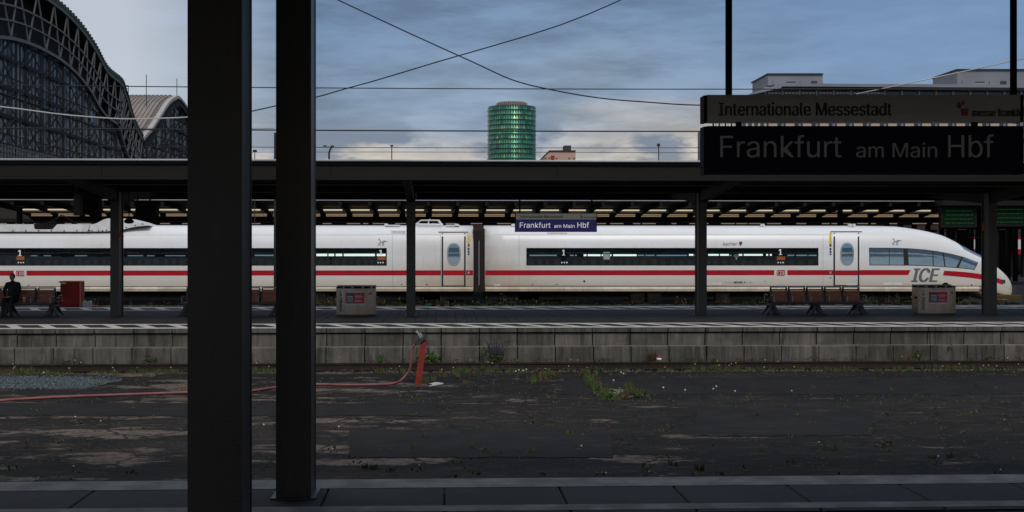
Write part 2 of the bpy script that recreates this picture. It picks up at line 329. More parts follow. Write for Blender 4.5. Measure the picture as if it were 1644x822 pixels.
FONT = None
try:
    fp = os.path.join(bpy.utils.system_resource('DATAFILES'), 'fonts', 'Inter.woff2')
    if os.path.exists(fp): FONT = bpy.data.fonts.load(fp)
except Exception: FONT = None
def text_geo(body, off=0.0, res=3):
    cu = bpy.data.curves.new('lettering', 'FONT'); cu.body = body; cu.size = 1; cu.offset = off; cu.resolution_u = res; cu.fill_mode = 'FRONT'
    if FONT: cu.font = FONT
    ob = bpy.data.objects.new('lettering', cu); COL.objects.link(ob)
    dg = bpy.context.evaluated_depsgraph_get(); me = bpy.data.meshes.new_from_object(ob.evaluated_get(dg))
    vs = [(v.co.x, v.co.y) for v in me.vertices]; fs = [tuple(p.vertices) for p in me.polygons]
    bpy.data.objects.remove(ob); bpy.data.curves.remove(cu); bpy.data.meshes.remove(me)
    x0 = min(v[0] for v in vs); x1 = max(v[0] for v in vs); y0 = min(v[1] for v in vs); y1 = max(v[1] for v in vs)
    return [((x - x0) / (x1 - x0), (y - y0) / (y1 - y0)) for x, y in vs], fs
def put_text(name, body, parent, m, u0, u1, vt, vb, fn, bold=0.0, shear=0.0, res=3):
    vs, fs = text_geo(body, -.004, res); mb = MB(); u0 += bold / 2; u1 -= bold / 2
    n = 1 if not bold else 4
    for k in range(n):
        du = 0 if n == 1 else bold * (k / (n - 1) - .5); pts = []
        for a, b in vs:
            x, y, z = fn(u0 + a * (u1 - u0) + shear * b + du, vb - b * (vb - vt)); pts.append((x, y - k * .002, z))
        for i, f in enumerate(fs):                    # letter strokes that overlap must not share one plane
            dy = (i % 9) * .00015; mb.add([(pts[j][0], pts[j][1] - dy, pts[j][2]) for j in f], [tuple(range(len(f)))])
    return mb.build(name, m, parent)
def rect(mb, u0, u1, v0, v1, fn, nu=1, nv=1):
    vs = [fn(u0 + (u1 - u0) * i / nu, v0 + (v1 - v0) * j / nv) for j in range(nv + 1) for i in range(nu + 1)]
    fs = [(j * (nu + 1) + i, j * (nu + 1) + i + 1, (j + 1) * (nu + 1) + i + 1, (j + 1) * (nu + 1) + i) for j in range(nv) for i in range(nu)]
    return mb.add(vs, fs)

# ================================================================== GROUND AND PLATFORMS
YB0, YB1, YS, YC = 30.3, 41.5, 57.1, 58.575        # middle platform edges, train near side, train centre
GZ = -.85
struct('ground', MB().add([(-3000, -200, -1.05), (3000, -200, -1.05), (3000, 4000, -1.05), (-3000, 4000, -1.05)], [(0, 1, 2, 3)]), M['ballast'])
struct('yard_pavement', MB().box(-60, 70, 13.6, 27.45, -1.04, GZ), M['asphalt'])
# near platform (the photographer's)
pa = struct('near_platform', MB().box(-40, 50, -9, 10.0, -1.04, -.05), M['joint'])
sl_ = MB()
for i in range(-30, 36):
    for j in range(16):
        x = i * .31; y = 4.3 + j * .31
        if y + .3 < 9.0: sl_.box(x + .004, x + .306, y + .004, y + .306, -.05, -.002 - random.random() * .003)
sl_.box(-9.3, 11.2, -9, 4.29, -.05, -.004)
sl_.build('paving', M['slab'], pa, kind='stuff')
e0 = None
for i in range(-8, 10):
    mbx = MB().bbox(i + .006, i + .994, 9.02, 10.42, -.13, 0, .01)
    mbx.build('edge_stone', M['slab'], pa)
mk = MB()
for (a, b) in ((9.1, 9.3), (10.0, 10.38)): mk.box(-8, 10, a, b, .0005, .004)
struct('near_platform_marking', mk, mat('worn_marking', (.26, .25, .235), .8, col2=(.14, .135, .13), ns=3, lo=.35, hi=.6))
# middle platform
pb = struct('platform', MB().box(-45, 60, 30.6, YB1 - .4, -1.04, -.06), M['joint'])
tiles = MB()
ty = 32.25
nx0, nx1 = int(-19 / .30), int(25 / .30)
while ty < 39.2:
    for i in range(nx0, nx1):
        x = .05 + i * .30
        tiles.box(x + .006, x + .294, ty + .006, ty + .294, -.06, -.004 + random.uniform(-.002, .002))
    ty += .30
tiles.box(-45, nx0 * .3, 32.25, 39.3, -.06, -.004).box(nx1 * .3 + .05, 60, 32.25, 39.3, -.06, -.004)
tiles.build('paving', M['slab'], pb, kind='stuff')
MB().box(-45, 60, YB0 + .42, 32.24, -.06, -.006).build('edge_strip', M['slab'], pb)
MB().box(-45, 60, 39.31, YB1, -.3, -.006).build('edge_strip', M['slab'], pb)
# white hatching, front and back
def hatching(y0, y1, y2, y3, per, wd_, sh, x0, x1):
    m = MB(); z = .0015
    m.add([(x0, y0, z), (x1, y0, z), (x1, y1, z), (x0, y1, z)], [(0, 1, 2, 3)])
    m.add([(x0, y2, z), (x1, y2, z), (x1, y3, z), (x0, y3, z)], [(0, 1, 2, 3)])
    x = x0
    while x < x1:
        m.add([(x + sh, y1, z), (x + sh + wd_, y1, z), (x + wd_, y2, z), (x, y2, z)], [(0, 1, 2, 3)]); x += per
    return m
struct('edge_marking', hatching(30.33, 30.72, 31.85, 32.2, .87, .30, .58, -45, 60), M['wpaint'])
struct('back_edge_marking', hatching(39.35, 39.65, 40.95, 41.45, .87, .30, .58, -45, 60), M['wpaint'])
# platform wall: every stone is a piece
pw = thing('platform_wall', 'stained grey concrete block wall holding up the middle platform edge', 'wall', (0, YB0, GZ))
x_j = XA(670 + 350 / 9.133, YB0)
for i in range(-17, 22):
    x = x_j + i * 1.0; j1, j2, j3 = (random.uniform(-.006, .006) for _ in range(3))
    MB().bbox(x + .012, x + .988, YB0 + j1, YB0 + .42, -.115, -.001, .012).build('edge_stone', M['conc2'] if False else M['conc'], pw)
    MB().bbox(x + .014, x + .986, YB0 + .07 + j2, YB0 + .5, -.475, -.150, .010).build('wall_panel', M['conc'], pw)
    lb = MB(); y = YB0 - .13 + j3
    lb.prism([(y, -.9), (y, -.515), (y + .03, -.482), (YB0 + .5, -.482), (YB0 + .5, -.9)], x + .013, x + .987, 'x').build('foundation_block', M['conc'], pw)
MB().box(-45, 60, YB0 + .30, YB0 + .62, -1.0, -.07).build('wall_core', M['joint'], pw)
ldg = MB(); ldg.box(x_j - 17, x_j + 22, YB0 - .10, YB0 + .06, -.4815, -.478)
ldg.build('ledge_top', M['conc2'], pw)
# rails
def rail_mb(Y, z, x0=-45, x1=60):
    return MB().prism([(Y - .075, z - .16), (Y + .075, z - .16), (Y + .075, z - .145), (Y + .012, z - .13), (Y + .012, z - .04), (Y + .036, z - .03), (Y + .036, z), (Y - .036, z), (Y - .036, z - .03), (Y - .012, z - .04), (Y - .012, z - .13), (Y - .075, z - .145)], x0, x1, 'x')
for Y, lab in ((27.62, 'rusty rail along the far edge of the asphalt yard'), (29.06, 'rusty rail at the foot of the concrete platform wall')):
    tag(rail_mb(Y, -.80).build('rail', M['rail']), lab, 'rail')
for Y, lab in ((57.85, 'nearer rail under the white train'), (59.29, 'farther rail under the white train')):
    tag(rail_mb(Y, -.78).build('rail', M['rail']), lab, 'rail')
struct('dirt_strip', MB().box(-45, 60, YB1 + .01, 43.7, -1.04, -.03), M['dirt'])
struct('track_bed', MB().box(-45, 60, 43.8, 62.5, -1.04, -.95), M['ballast'])
# ballast pebbles in the pit by the wall
pit = MB()
for _ in range(2600):
    x = random.uniform(-14, 19); y = random.choice([random.uniform(27.7, 28.9), random.uniform(29.2, 30.1), random.uniform(27.2, 27.5)]); z = -1.03 if y > 27.6 else GZ
    r = random.uniform(.015, .04)
    pit.add([(x - r, y, z), (x, y - r, z), (x + r, y, z), (x, y + r, z), (x + r * .2, y, z + r)], [(0, 1, 4), (1, 2, 4), (2, 3, 4), (3, 0, 4)])
pit.build('ballast_stones', M['dirt'], kind='stuff')['label'] = 'loose stones in the track pit along the wall'

# ================================================================== TRAIN
def pchip(xs, ys):
    n = len(xs); h = [xs[i + 1] - xs[i] for i in range(n - 1)]; dl = [(ys[i + 1] - ys[i]) / h[i] for i in range(n - 1)]
    m = [dl[0]] + [0 if dl[i - 1] * dl[i] <= 0 else 2 / (1 / dl[i - 1] + 1 / dl[i]) for i in range(1, n - 1)] + [dl[-1]]
    def f(x):
        if x <= xs[0]: return ys[0]
        if x >= xs[-1]: return ys[-1]
        i = 0
        while x > xs[i + 1]: i += 1
        t = (x - xs[i]) / h[i]
        return (2 * t**3 - 3 * t * t + 1) * ys[i] + (t**3 - 2 * t * t + t) * h[i] * m[i] + (-2 * t**3 + 3 * t * t) * ys[i + 1] + (t**3 - t * t) * h[i] * m[i + 1]
    return f
FP = pchip([0, .06, .15, .39, .5, .66, .75, .83, .89, .94, .975, 1], [.94, .985, 1, 1, .996, .982, .955, .90, .82, .68, .48, 0])
ZT, ZB = 3.27, -.01
nose = [(1380, 362), (1430, 363.3), (1470, 368), (1500, 375), (1520, 384), (1548, 399.5), (1572, 412), (1588, 424), (1602, 435), (1612, 445), (1620, 456), (1624, 463)]
xn = [XA(u, YC) for u, v in nose]
ztf = pchip(xn, [ZT] + [P(u, v, YC - .2)[2] for u, v in nose[1:]])
zbf = pchip([XA(u, YC) for u in (1380, 1560, 1600, 1614, 1624)], [ZB, ZB, -.28, -.30, .02])
hwf = pchip([XA(u, YC) for u in (1380, 1460, 1520, 1572, 1602, 1616, 1624)], [1.475, 1.475, 1.40, 1.18, .86, .52, .05])
XTIP = xn[-1]
def side_y(X, Z):
    zt, zb, hw = ztf(X), zbf(X), hwf(X); t = min(max((Z - zb) / max(zt - zb, .01), 0), 1)
    return YC - hw * FP(t)
def TP(u, v, off=.004):                             # pixel on the train's near side
    Y = YS
    for _ in range(5):
        X, _, Z = P(u, v, Y); Y = side_y(X, Z)
    return (X, Y - off, Z)
train = thing('express_train', 'long white high speed train with red stripe standing behind the middle platform', 'train', (XA(778, YS), YC, -.78))
TV = [0, .03, .06, .1, .15, .2, .3, .39, .44, .5, .55, .6, .66, .7, .75, .79, .83, .86, .89, .915, .94, .96, .975, .99, 1]
def loft(xs):
    mb = MB(); n = len(TV); rings = []
    for X in xs:
        zt, zb, hw = ztf(X), zbf(X), hwf(X)
        near = [(X, YC - hw * FP(t), zb + (zt - zb) * t) for t in TV]
        far = [(X, YC + hw * FP(t), zb + (zt - zb) * t) for t in reversed(TV[:-1])]
        rings.append(near + far)
    k = len(rings[0]); vs = [p for r in rings for p in r]; fs = []
    for i in range(len(xs) - 1):
        for j in range(k): fs.append((i * k + j, i * k + (j + 1) % k, (i + 1) * k + (j + 1) % k, (i + 1) * k + j))
    fs.append(tuple(range(k - 1, -1, -1))); fs.append(tuple(range((len(xs) - 1) * k, len(xs) * k)))
    return mb.add(vs, fs)
XC0, XC1, XC2, XC3 = XA(-46, YS), XA(760, YS), XA(778.5, YS), XTIP
carA = loft([XC0 + (XC1 - XC0) * i / 30 for i in range(31)]).build('middle_carriage_body', M['white'], train, True)
XN0 = XA(1380, YC)
carB = loft([XC2 + (XN0 - XC2) * i / 20 for i in range(20)] + [XN0 + (XC3 - XN0) * (i / 46) for i in range(47)]).build('end_carriage_body', M['white'], train, True)
loft([XA(-110, YS), XA(-64, YS)]).build('rear_carriage_body', M['white'], train, True)
# bellows
bl = MB()
for i in range(9):
    a = XA(760 + i * 2.05, YS); b = XA(760 + i * 2.05 + 1.1, YS)
    bl.box(a, b, YS + (.10 if i % 2 else .05), YC + 1.35, -.05, 3.05)
bl.box(XC1, XC2, YS + .22, YC + 1.3, -.1, 3.1)
bl.build('gangway_bellows', M['bellow'], train)
MB().box(XA(768.6, YS), XA(769.6, YS), YS + .02, YS + .06, P(760, 458, YS)[2], P(760, 386, YS)[2]).build('bellows_rod', M['railm'], train)
bl = MB()
for i in range(8):
    a = XA(-64 + i * 2.2, YS); bl.box(a, a + .04, YS + .06, YC + 1.35, -.05, 3.05)
bl.box(XA(-64, YS), XC0, YS + .2, YC + 1.3, -.1, 3.1); bl.build('gangway_bellows', M['bellow'], train)
# red stripe pieces
def strip(name, u0, u1, v0, v1, m, off=.004, nu=None, nv=2, par=train):
    mb = MB(); nu = nu or max(1, int(abs(u1 - u0) / 14)); rect(mb, u0, u1, v0, v1, lambda u, v: TP(u, v, off), nu, nv)
    return mb.build(name, m, par, True)
for u0, u1, car in ((-46, 22, carA), (42.5, 708, carA), (712, 744, carA), (748, 759.5, carA), (779, 1243, carB), (1264, 1338, carB), (1341.5, 1375.5, carB), (1379, 1462, carB)):
    va = lambda u: 434.4 - (u - 100) * .00065
    mb = MB(); nu = max(1, int((u1 - u0) / 14)); vs = []
    for j in range(3):
        for i in range(nu + 1):
            u = u0 + (u1 - u0) * i / nu - (2 * j if (u1 == 1462 and i == nu) else 0); vs.append(TP(u, va(u) + 8.1 * j / 2))
    mb.add(vs, [(j * (nu + 1) + i, j * (nu + 1) + i + 1, (j + 1) * (nu + 1) + i + 1, (j + 1) * (nu + 1) + i) for j in range(2) for i in range(nu)])
    mb.build('red_stripe', M['red'], train, True)
tb = pchip([1515, 1540, 1570, 1600, 1612], [434.5, 436.0, 439.3, 446, 450]); bb = pchip([1514, 1540, 1570, 1600, 1612], [442.0, 444.3, 447.7, 454, 458])
mb = MB(); vs = []; nu = 14
for j in range(3):
    for i in range(nu + 1):
        u = 1516 + (1610 - 1516) * i / nu; vs.append(TP(u - (1.2 * j if i == 0 else 0), tb(u) + (bb(u) - tb(u)) * j / 2, .006))
mb.add(vs, [(j * (nu + 1) + i, j * (nu + 1) + i + 1, (j + 1) * (nu + 1) + i + 1, (j + 1) * (nu + 1) + i) for j in range(2) for i in range(nu)])
mb.build('red_stripe', M['red'], train, True)
# window bands, pane by pane on a dark surround
def band(u0, u1, v0, v1, divs):
    fr = strip('window_surround', u0, u1, v0, v1, M['cabin'], .004, nv=8)
    us = [u0 + .6] + divs + [u1 - .6]
    for a, b in zip(us[:-1], us[1:]):
        if b - a < 3: continue
        strip('window_pane', a + .3, b - .3, v0 + .8, v1 - .8, M['pane'], .022, nu=3, nv=10)
dA = [-28, 24, 40, 94, 111, 163, 180, 233, 250, 303, 320, 372, 389, 442, 459, 526.5, 538, 551, 604]
band(-44, 621, 398.2, 426.5, dA)
dB = [897, 914, 965, 983, 1035, 1052.5, 1104, 1122, 1174, 1192.5, 1244, 1262]
band(845, 1314, 398, 426.3, dB)
def inlamps(segs, m, v0, v1, sl=0):  # glowing strips behind the panes, standing in for window reflections
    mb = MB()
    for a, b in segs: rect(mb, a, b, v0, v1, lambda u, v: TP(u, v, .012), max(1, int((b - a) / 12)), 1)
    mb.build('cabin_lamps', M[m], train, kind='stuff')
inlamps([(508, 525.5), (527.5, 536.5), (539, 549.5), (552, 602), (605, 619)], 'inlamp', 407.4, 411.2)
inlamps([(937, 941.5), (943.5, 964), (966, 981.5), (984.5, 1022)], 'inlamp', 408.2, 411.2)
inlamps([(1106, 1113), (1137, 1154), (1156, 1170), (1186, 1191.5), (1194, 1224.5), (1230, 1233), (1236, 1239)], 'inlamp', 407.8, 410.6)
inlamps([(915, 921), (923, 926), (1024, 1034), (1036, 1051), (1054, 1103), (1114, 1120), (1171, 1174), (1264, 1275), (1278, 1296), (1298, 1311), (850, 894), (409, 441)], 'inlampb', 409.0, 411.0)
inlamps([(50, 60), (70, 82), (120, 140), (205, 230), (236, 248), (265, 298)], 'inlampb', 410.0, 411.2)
random.seed(4); sb_ = MB()
for (a, b) in ((-40, 618), (848, 1311)):
    u = a
    while u < b - 8:
        w = random.uniform(5, 9); vt = random.uniform(415.5, 418); rect(sb_, u, u + w, vt, 425.5, lambda u, v: TP(u, v, .009)); 
        if random.random() < .5: rect(sb_, u, u + random.uniform(14, 34), 413.6, 414.3, lambda u, v: TP(u, v, .010), 3, 1)
        u += w + random.uniform(4, 9)
sb_.build('cabin_seats', M['seat'], train, kind='stuff')
# cab windows: tapering panes
top = pchip([1395, 1440, 1470, 1500, 1520, 1547, 1570.5], [397.6, 397.9, 399.3, 402.5, 406, 412.3, 421.5]); bot = pchip([1395, 1450, 1480, 1510, 1540, 1564], [426, 426.2, 426.8, 428.3, 430.5, 433.3])
def pane4(name, a, b, c, d_, m, off, shr=0):        # top u a..b, bottom u c..d_
    mb = MB(); vs = []; n_, k_ = 8, 8
    for j in range(k_ + 1):
        for i in range(n_ + 1):
            t = j / k_; s = i / n_; ut = a + (b - a) * s; ub = c + (d_ - c) * s
            vt_ = top(ut) + shr; vb_ = bot(ub) - shr
            vs.append(TP(ut + (ub - ut) * t, vt_ + (vb_ - vt_) * t, off))
    mb.add(vs, [(j * (n_ + 1) + i, j * (n_ + 1) + i + 1, (j + 1) * (n_ + 1) + i + 1, (j + 1) * (n_ + 1) + i) for j in range(k_) for i in range(n_)])
    return mb.build(name, m, train, True)
pane4('window_surround', 1395, 1570.5, 1396, 1564.5, M['black'], .006)
for a, b, c, e in ((1396, 1427, 1397, 1427), (1428, 1450, 1428, 1451), (1457, 1496.5, 1459, 1497.5), (1498, 1513, 1499, 1516), (1515, 1543.5, 1518, 1535), (1546, 1569, 1539, 1563.5)):
    pane4('cab_window', a, b, c, e, M['glassb'], .013, .9)
# windscreen on top of the nose
ws = MB(); vs = []; n_ = 10; ts = [.86, .90, .94, .97, 1.0]
xa_, xb_ = XA(1522, YC), XA(1578, YC)
for t in ts:
    for i in range(n_ + 1):
        X = xa_ + (xb_ - xa_) * i / n_ + (1 - t) * 2.2; zt, zb, hw = ztf(X), zbf(X), hwf(X)
        vs.append((X, YC - hw * FP(t) - .008, zb + (zt - zb) * t + .015))
ws.add(vs, [(j * (n_ + 1) + i, j * (n_ + 1) + i + 1, (j + 1) * (n_ + 1) + i + 1, (j + 1) * (n_ + 1) + i) for j in range(len(ts) - 1) for i in range(n_)])
ws.build('windscreen', M['glassb'], train, True)
# nose lamp cluster, coupler cover and lower fairing
strip('headlight', 1608, 1614, 449, 455, M['inkg'], .01, 3, 2)
mb = MB(); nf = pchip([XA(u, YC) for u in (1545, 1575, 1605, 1616)], [-.02, -.50, -.62, -.45])
vs = []; us_ = [1545 + (1616 - 1545) * i / 12 for i in range(13)]
for u in us_:
    X = XA(u, YC); w = hwf(X) * .86; zt = zbf(X) + .05; zl = nf(X)
    for (a, b) in ((-1, 0), (-1, .4), (-.92, .8), (-.6, 1), (.6, 1), (1, .4), (1, 0)): vs.append((X, YC + w * a, zt + (zl - zt) * b))
mb.add(vs, [(i * 7 + j, i * 7 + j + 1, (i + 1) * 7 + j + 1, (i + 1) * 7 + j) for i in range(12) for j in range(6)] + [tuple(range(7)), tuple(range(84, 91))])
mb.build('nose_fairing', M['skirt'], train, True)
# skirt panels with lit upper bevel
def skirt(u0, u1, v0=461.0, v1=467.6):
    mb = MB(); z0 = P(u0, v0, YS)[2]; z1 = P(u0, v1, YS)[2]; x0, x1 = XA(u0, YS), XA(u1, YS)
    mb.prism([(YS + .09, z0 + .03), (YS + .02, z0 + .015), (YS - .045, z0 - .05), (YS - .055, z0 - .08), (YS - .03, z1), (YS + .12, z1)], x0 + .006, x1 - .006, 'x')
    return mb.build('skirt_panel', M['skirt'], train)
ue = [-46, 8, 62, 97, 143, 158, 211, 254, 300, 352, 404, 446, 497, 540, 596, 634, 667, 690, 710, 747, 759.5]
for a, b in zip(ue[:-1], ue[1:]): skirt(a, b)
ue = [779, 791, 816, 833, 848, 869, 906, 935, 968, 1013, 1071, 1122, 1165, 1204, 1247, 1300, 1340, 1378, 1420, 1443, 1480, 1515, 1545, 1572]
for a, b in zip(ue[:-1], ue[1:]): skirt(a, b)
strip('body_seam', -46, 759, 459.6, 460.8, M['black'], .003, nv=1); strip('body_seam', 779, 1576, 458.8, 460.0, M['black'], .003, nv=1)
# underframe and bogies
uf = MB().box(XC0, XC1, YS + .3, YC + 1.2, -.45, .02).box(XC2, XA(1560, YS), YS + .3, YC + 1.2, -.45, .02)
for u in (13, 20, 100, 300, 500, 1013, 1040, 1150): uf.box(XA(u, YS), XA(u + 22, YS), YS + .1, YC + 1.2, -.58, -.03)
uf.build('underframe', M['under'], train)
for uc in (60, 690, 850, 1500):
    bg_ = MB(); xc = XA(uc, YS)
    bg_.box(xc - 1.7, xc + 1.7, YS + .32, YS + .5, -.42, -.15).box(xc - .5, xc + .5, YS + .3, YC + 1, -.5, -.1)
    b_ = bg_.build('bogie', M['under'], train)
    for dx in (-1.25, 1.25):
        w = MB()
        w.prism([(xc + dx + .46 * cos(2 * pi * k / 20), -.32 + .46 * sin(2 * pi * k / 20)) for k in range(20)], YS + .5, YS + .64)
        w.build('wheel', M['under'], b_)
# doors
def door(u0, u1, vtop, vbot, wu, wv, yel):
    d_ = strip('door', u0 + 2.6, u1 - 2.6, vtop + 1, vbot - 1.2, M['white'], .012, nu=4, nv=10)
    for a, b in ((u0, u0 + 2.6), (u1 - 2.6, u1)): strip('door_seal', a, b, vtop, vbot, M['black'], .006, nu=1, nv=12, par=d_)
    strip('door_seal', u0, u1, vbot - 1.2, vbot, M['black'], .008, nu=2, nv=1, par=d_)
    strip('door_header', u0 - 5, u1 + 4, vtop - 2.6, vtop - 1.2, M['inkg'], .02, nu=4, nv=1, par=d_)
    strip('red_stripe', u0 + 2.7, u1 - 2.7, 434, 442, M['red'], .016, nu=2, nv=2, par=d_)
    def oval(rx, ry, m, off, nm, inner=None):
        mb = MB(); n = 28
        def pt(k, rx, ry):
            a = 2 * pi * k / n; cx_ = math.copysign(abs(cos(a)) ** .75, cos(a)); sy = sin(a)
            sgn = 1 if sy > 0 else -1
            return TP(wu + rx * cx_, wv + ry * math.copysign(abs(sy) ** .85, sy), off)
        if inner:
            mb.add([pt(k, rx, ry) for k in range(n)] + [pt(k, *inner) for k in range(n)], [(k, (k + 1) % n, n + (k + 1) % n, n + k) for k in range(n)])
        else:
            vs = [TP(wu, wv, off)]; K = 6
            for q in range(1, K + 1): vs += [pt(k, rx * q / K, ry * q / K) for k in range(n)]
            fs = [(0, 1 + k, 1 + (k + 1) % n) for k in range(n)] + [(1 + (q - 1) * n + k, 1 + q * n + k, 1 + q * n + (k + 1) % n, 1 + (q - 1) * n + (k + 1) % n) for q in range(1, K) for k in range(n)]
            mb.add(vs, fs)
        mb.build(nm, m, d_, True)
    oval(9.2, 16.6, M['glassb'], .018, 'door_window')
    oval(11.2, 18.6, M['gutter'], .022, 'window_frame', (9.0, 16.4))
    strip('yellow_strip', yel, yel + 3.6, vtop - .5, 396.5, M['yellow'], .006, nu=1, nv=6)
    pic = MB()
    for k, (a, b) in enumerate(((392, 395.5), (398, 401.5), (402.5, 406), (407, 409.5))):
        rect(pic, yel + .4, yel + 3.2, a, b, lambda u, v: TP(u, v, .01))
    pic.build('door_pictogram', M['mblue'], train)
    for a, b, m in ((436, 439.5, 'gutter'), (444, 447, 'gutter')): strip('door_button', yel + .3, yel + 3.2, a, b, M[m], .012, 1, 1)
door(709, 747.6, 374.5, 459.5, 728.6, 408.3, 750.6)
door(1338, 1379.5, 373.8, 458.8, 1359.8, 407.6, 1331.5)
# lettering on the train
fn = lambda u, v: TP(u, v, .02)
put_text('lettering', 'ICE', train, M['grey'], 1462.5, 1504, 430.6, 452.4, fn, bold=2.4, shear=5.0, res=4)
put_text('lettering', 'Aachen', train, M['grey'], 1160, 1183.5, 388.6, 394.2, fn)
MB().add([TP(1186.3, 388, .02), TP(1191.6, 388, .02), TP(1191.2, 392, .02), TP(1189, 395, .02), TP(1186.7, 392, .02)], [(0, 1, 2, 3, 4)]).build('crest', M['warn'], train)
MB().add([TP(1187.6, 389, .026), TP(1190.4, 389, .026), TP(1189, 392.5, .026)], [(0, 1, 2)]).build('crest', M['ink'], train)
put_text('lettering', '403 028-4', train, M['ink'], 1177.5, 1196, 451.6, 454.6, fn, bold=.4, res=1)
put_text('lettering', '93 80 5', train, M['stgrey'], 1164, 1175.5, 451.8, 454.4, fn, res=1)
put_text('lettering', 'D-DB', train, M['stgrey'], 1198, 1207.5, 451.8, 454.4, fn, res=1)
for u0, u1, vt, vb in ((608.6, 614.5, 401.2, 409.2), (902.3, 907.3, 401, 410), (1249.8, 1255.4, 400.2, 409.2), (29.2, 35.5, 401.6, 411)):
    put_text('class_number', '1', train, M['let'], u0, u1, vt, vb, lambda u, v: TP(u, v, .032), bold=1.0)
for u0, u1 in ((606, 619), (1247, 1260), (26.5, 39.5)):
    ob_ = MB()
    for k in range(3):
        for q in range(5): rect(ob_, u0 + q * (u1 - u0) / 5 + random.uniform(0, .5), u0 + (q + 1) * (u1 - u0) / 5 - .2, 412 + k * 1.9, 413.3 + k * 1.9, lambda u, v: TP(u, v, .032))
    ob_.build('destination_display', M['orange'], train)
for u0 in (605, 900, 1247, 28):
    ic = MB()
    for k in range(3): rect(ic, u0 + 1 + k * 4, u0 + 3 + k * 4, 420.5, 422.5, lambda u, v: TP(u, v, .032))
    ic.build('seat_icons', M['let'], train)
strip('sticker', 968, 979.5, 403.5, 417.2, M['greenst'], .02, 1, 2); strip('sticker', 969, 978.7, 408, 416.3, M['stgrey'], .026, 1, 2)
put_text('lettering', 'Reserviert', train, M['let'], 969.2, 978.4, 404.5, 406.6, lambda u, v: TP(u, v, .026), res=1)
wf = MB()
for r in (2, 4, 6):
    pts = [TP(1182 + r * sin(a), 415.5 - r * 1.1 * cos(a), .03) for a in [R(x) for x in range(-50, 51, 20)]]; wf.tube(pts, .013, 4)
rect(wf, 1181, 1183, 414.5, 416.5, lambda u, v: TP(u, v, .032)); wf.build('wifi_symbol', M['stgrey'], train)
def db_logo(u, v):
    o = MB(); w, h = 6.6, 4.3
    def rr(w, h): return [TP(u + a * w + (0 if True else 0), v + b * h, .018) for a, b in ((-1, -.6), (-.85, -1), (.85, -1), (1, -.6), (1, .6), (.85, 1), (-.85, 1), (-1, .6))]
    o.add(rr(w, h) + rr(w - 1.1, h - 1.1), [(k, (k + 1) % 8, 8 + (k + 1) % 8, 8 + k) for k in range(8)])
    o.build('logo_frame', M['red'], train)
    put_text('logo_letters', 'DB', train, M['red'], u - 4.2, u + 4.2, v - 2.3, v + 2.3, lambda a, b: TP(a, b, .018), bold=.5)
db_logo(1253.6, 438.0); db_logo(32.5, 438.9)
def horse(u, v):
    o = MB(); q = lambda pts: o.tube([TP(u + a, v + b, .015) for a, b in pts], .012, 4)
    q([(-1.5, -6), (-3, -4.5), (-2, -3.5), (-.5, -3), (0, -.5), (2.5, 1), (5, 0), (7, -.5)])
    q([(0, -.5), (-1.5, 2), (-3.2, 3), (-3.5, 6)]); q([(-1.5, 2), (-.5, 4), (-1.2, 6)])
    q([(4, 1), (5.5, 3), (5, 6)]); q([(4, 1), (2.8, 3.5), (3.4, 6)]); q([(3, -.5), (5, -1.8), (8, -1.6), (11, -1)])
    o.build('horse_emblem', M['grey'], train)
horse(611, 388.5); horse(1436, 387.5)
# panels, grilles, small stains and fixings
for u0, u1, v0, v1 in ((628, 652, 369.8, 375.4), (878, 912, 372.6, 376.2)):
    g = strip('roof_grille', u0, u1, v0, v1, M['roofw'], .012, 4, 2)
    sm = MB(); u = u0 + 1
    while u < u1 - 1: rect(sm, u, u + .9, v0 + 1, v1 - 1, lambda a, b: TP(a, b, .018)); u += 2
    sm.build('grille_slots', M['inkg'], g, kind='stuff')
for u, v, r in ((938, 451.4, 1.7), (894, 456.5, .9), (855, 457, .9), (685, 456.5, 1.1), (645, 456.5, .9), (46, 458, 1), (1305, 388.5, .5), (1560, 457.5, 1.2), (163, 392, .5), (1228, 452, .8)):
    MB().add([TP(u + r * cos(a), v + r * sin(a), .01) for a in [2 * pi * k / 8 for k in range(8)]], [tuple(range(8))]).build('body_fixing', M['black'], train)
for u0, u1, v0, v1 in ((1418, 1448, 453.5, 458), (793, 803, 456, 459), (1133, 1158, 454, 457.5), (1359, 1375, 455.8, 458)):
    strip('maintenance_panel', u0, u1, v0, v1, M['roofw'], .012, 2, 1)
for u in (630, 707, 845 - 12, 1321): strip('panel_joint', u, u + .5, 364, 459, M['stgrey'], .004, 1, 14)
for u0, u1 in ((600, 760), (779, 1330)): strip('gutter_line', u0, u1, 375.8, 376.6, M['roofw'], .01, None, 1)
strip('gutter_line', -46, 600, 376.4, 377.2, M['roofw'], .01, None, 1)
# roof fairing with notch on the left
def prism_px(name, pts, Y0, Y1, m, par):
    mb = MB(); n = len(pts); a = [P(u, v, Y0) for u, v in pts]; b = [(x, Y1, z) for x, y, z in a]
    mb.add(a + b, [tuple(range(n)), tuple(range(2 * n - 1, n - 1, -1))] + [(i, i + n, (i + 1) % n + n, (i + 1) % n) for i in range(n)]); return mb.build(name, m, par)
fy = YS + .16
rf_ = prism_px('roof_fairing', [(-46, 372.5), (-46, 360), (54, 360), (55, 367), (58, 368.3), (84, 368.3), (92, 360), (150, 359.8), (157, 357.5), (166, 352.5), (172, 350.7), (198, 350.6), (207, 352.6), (219, 355.5), (240, 362.5), (222, 364), (208, 366.5), (195, 370), (170, 372), (140, 372.5)], fy, YC + 1, M['roofw'], train)
mb = MB(); mb.tube([P(u, v, fy - .01) for u, v in ((-46, 372.8), (140, 372.8), (170, 372.3), (195, 370.3), (208, 366.8), (222, 364.3), (240, 362.8))], .03, 5); mb.build('fairing_seam', M['black'], rf_)
mb = MB(); mb.tube([P(u, v, fy - .004) for u, v in ((145, 360), (141, 372))], .012, 4)
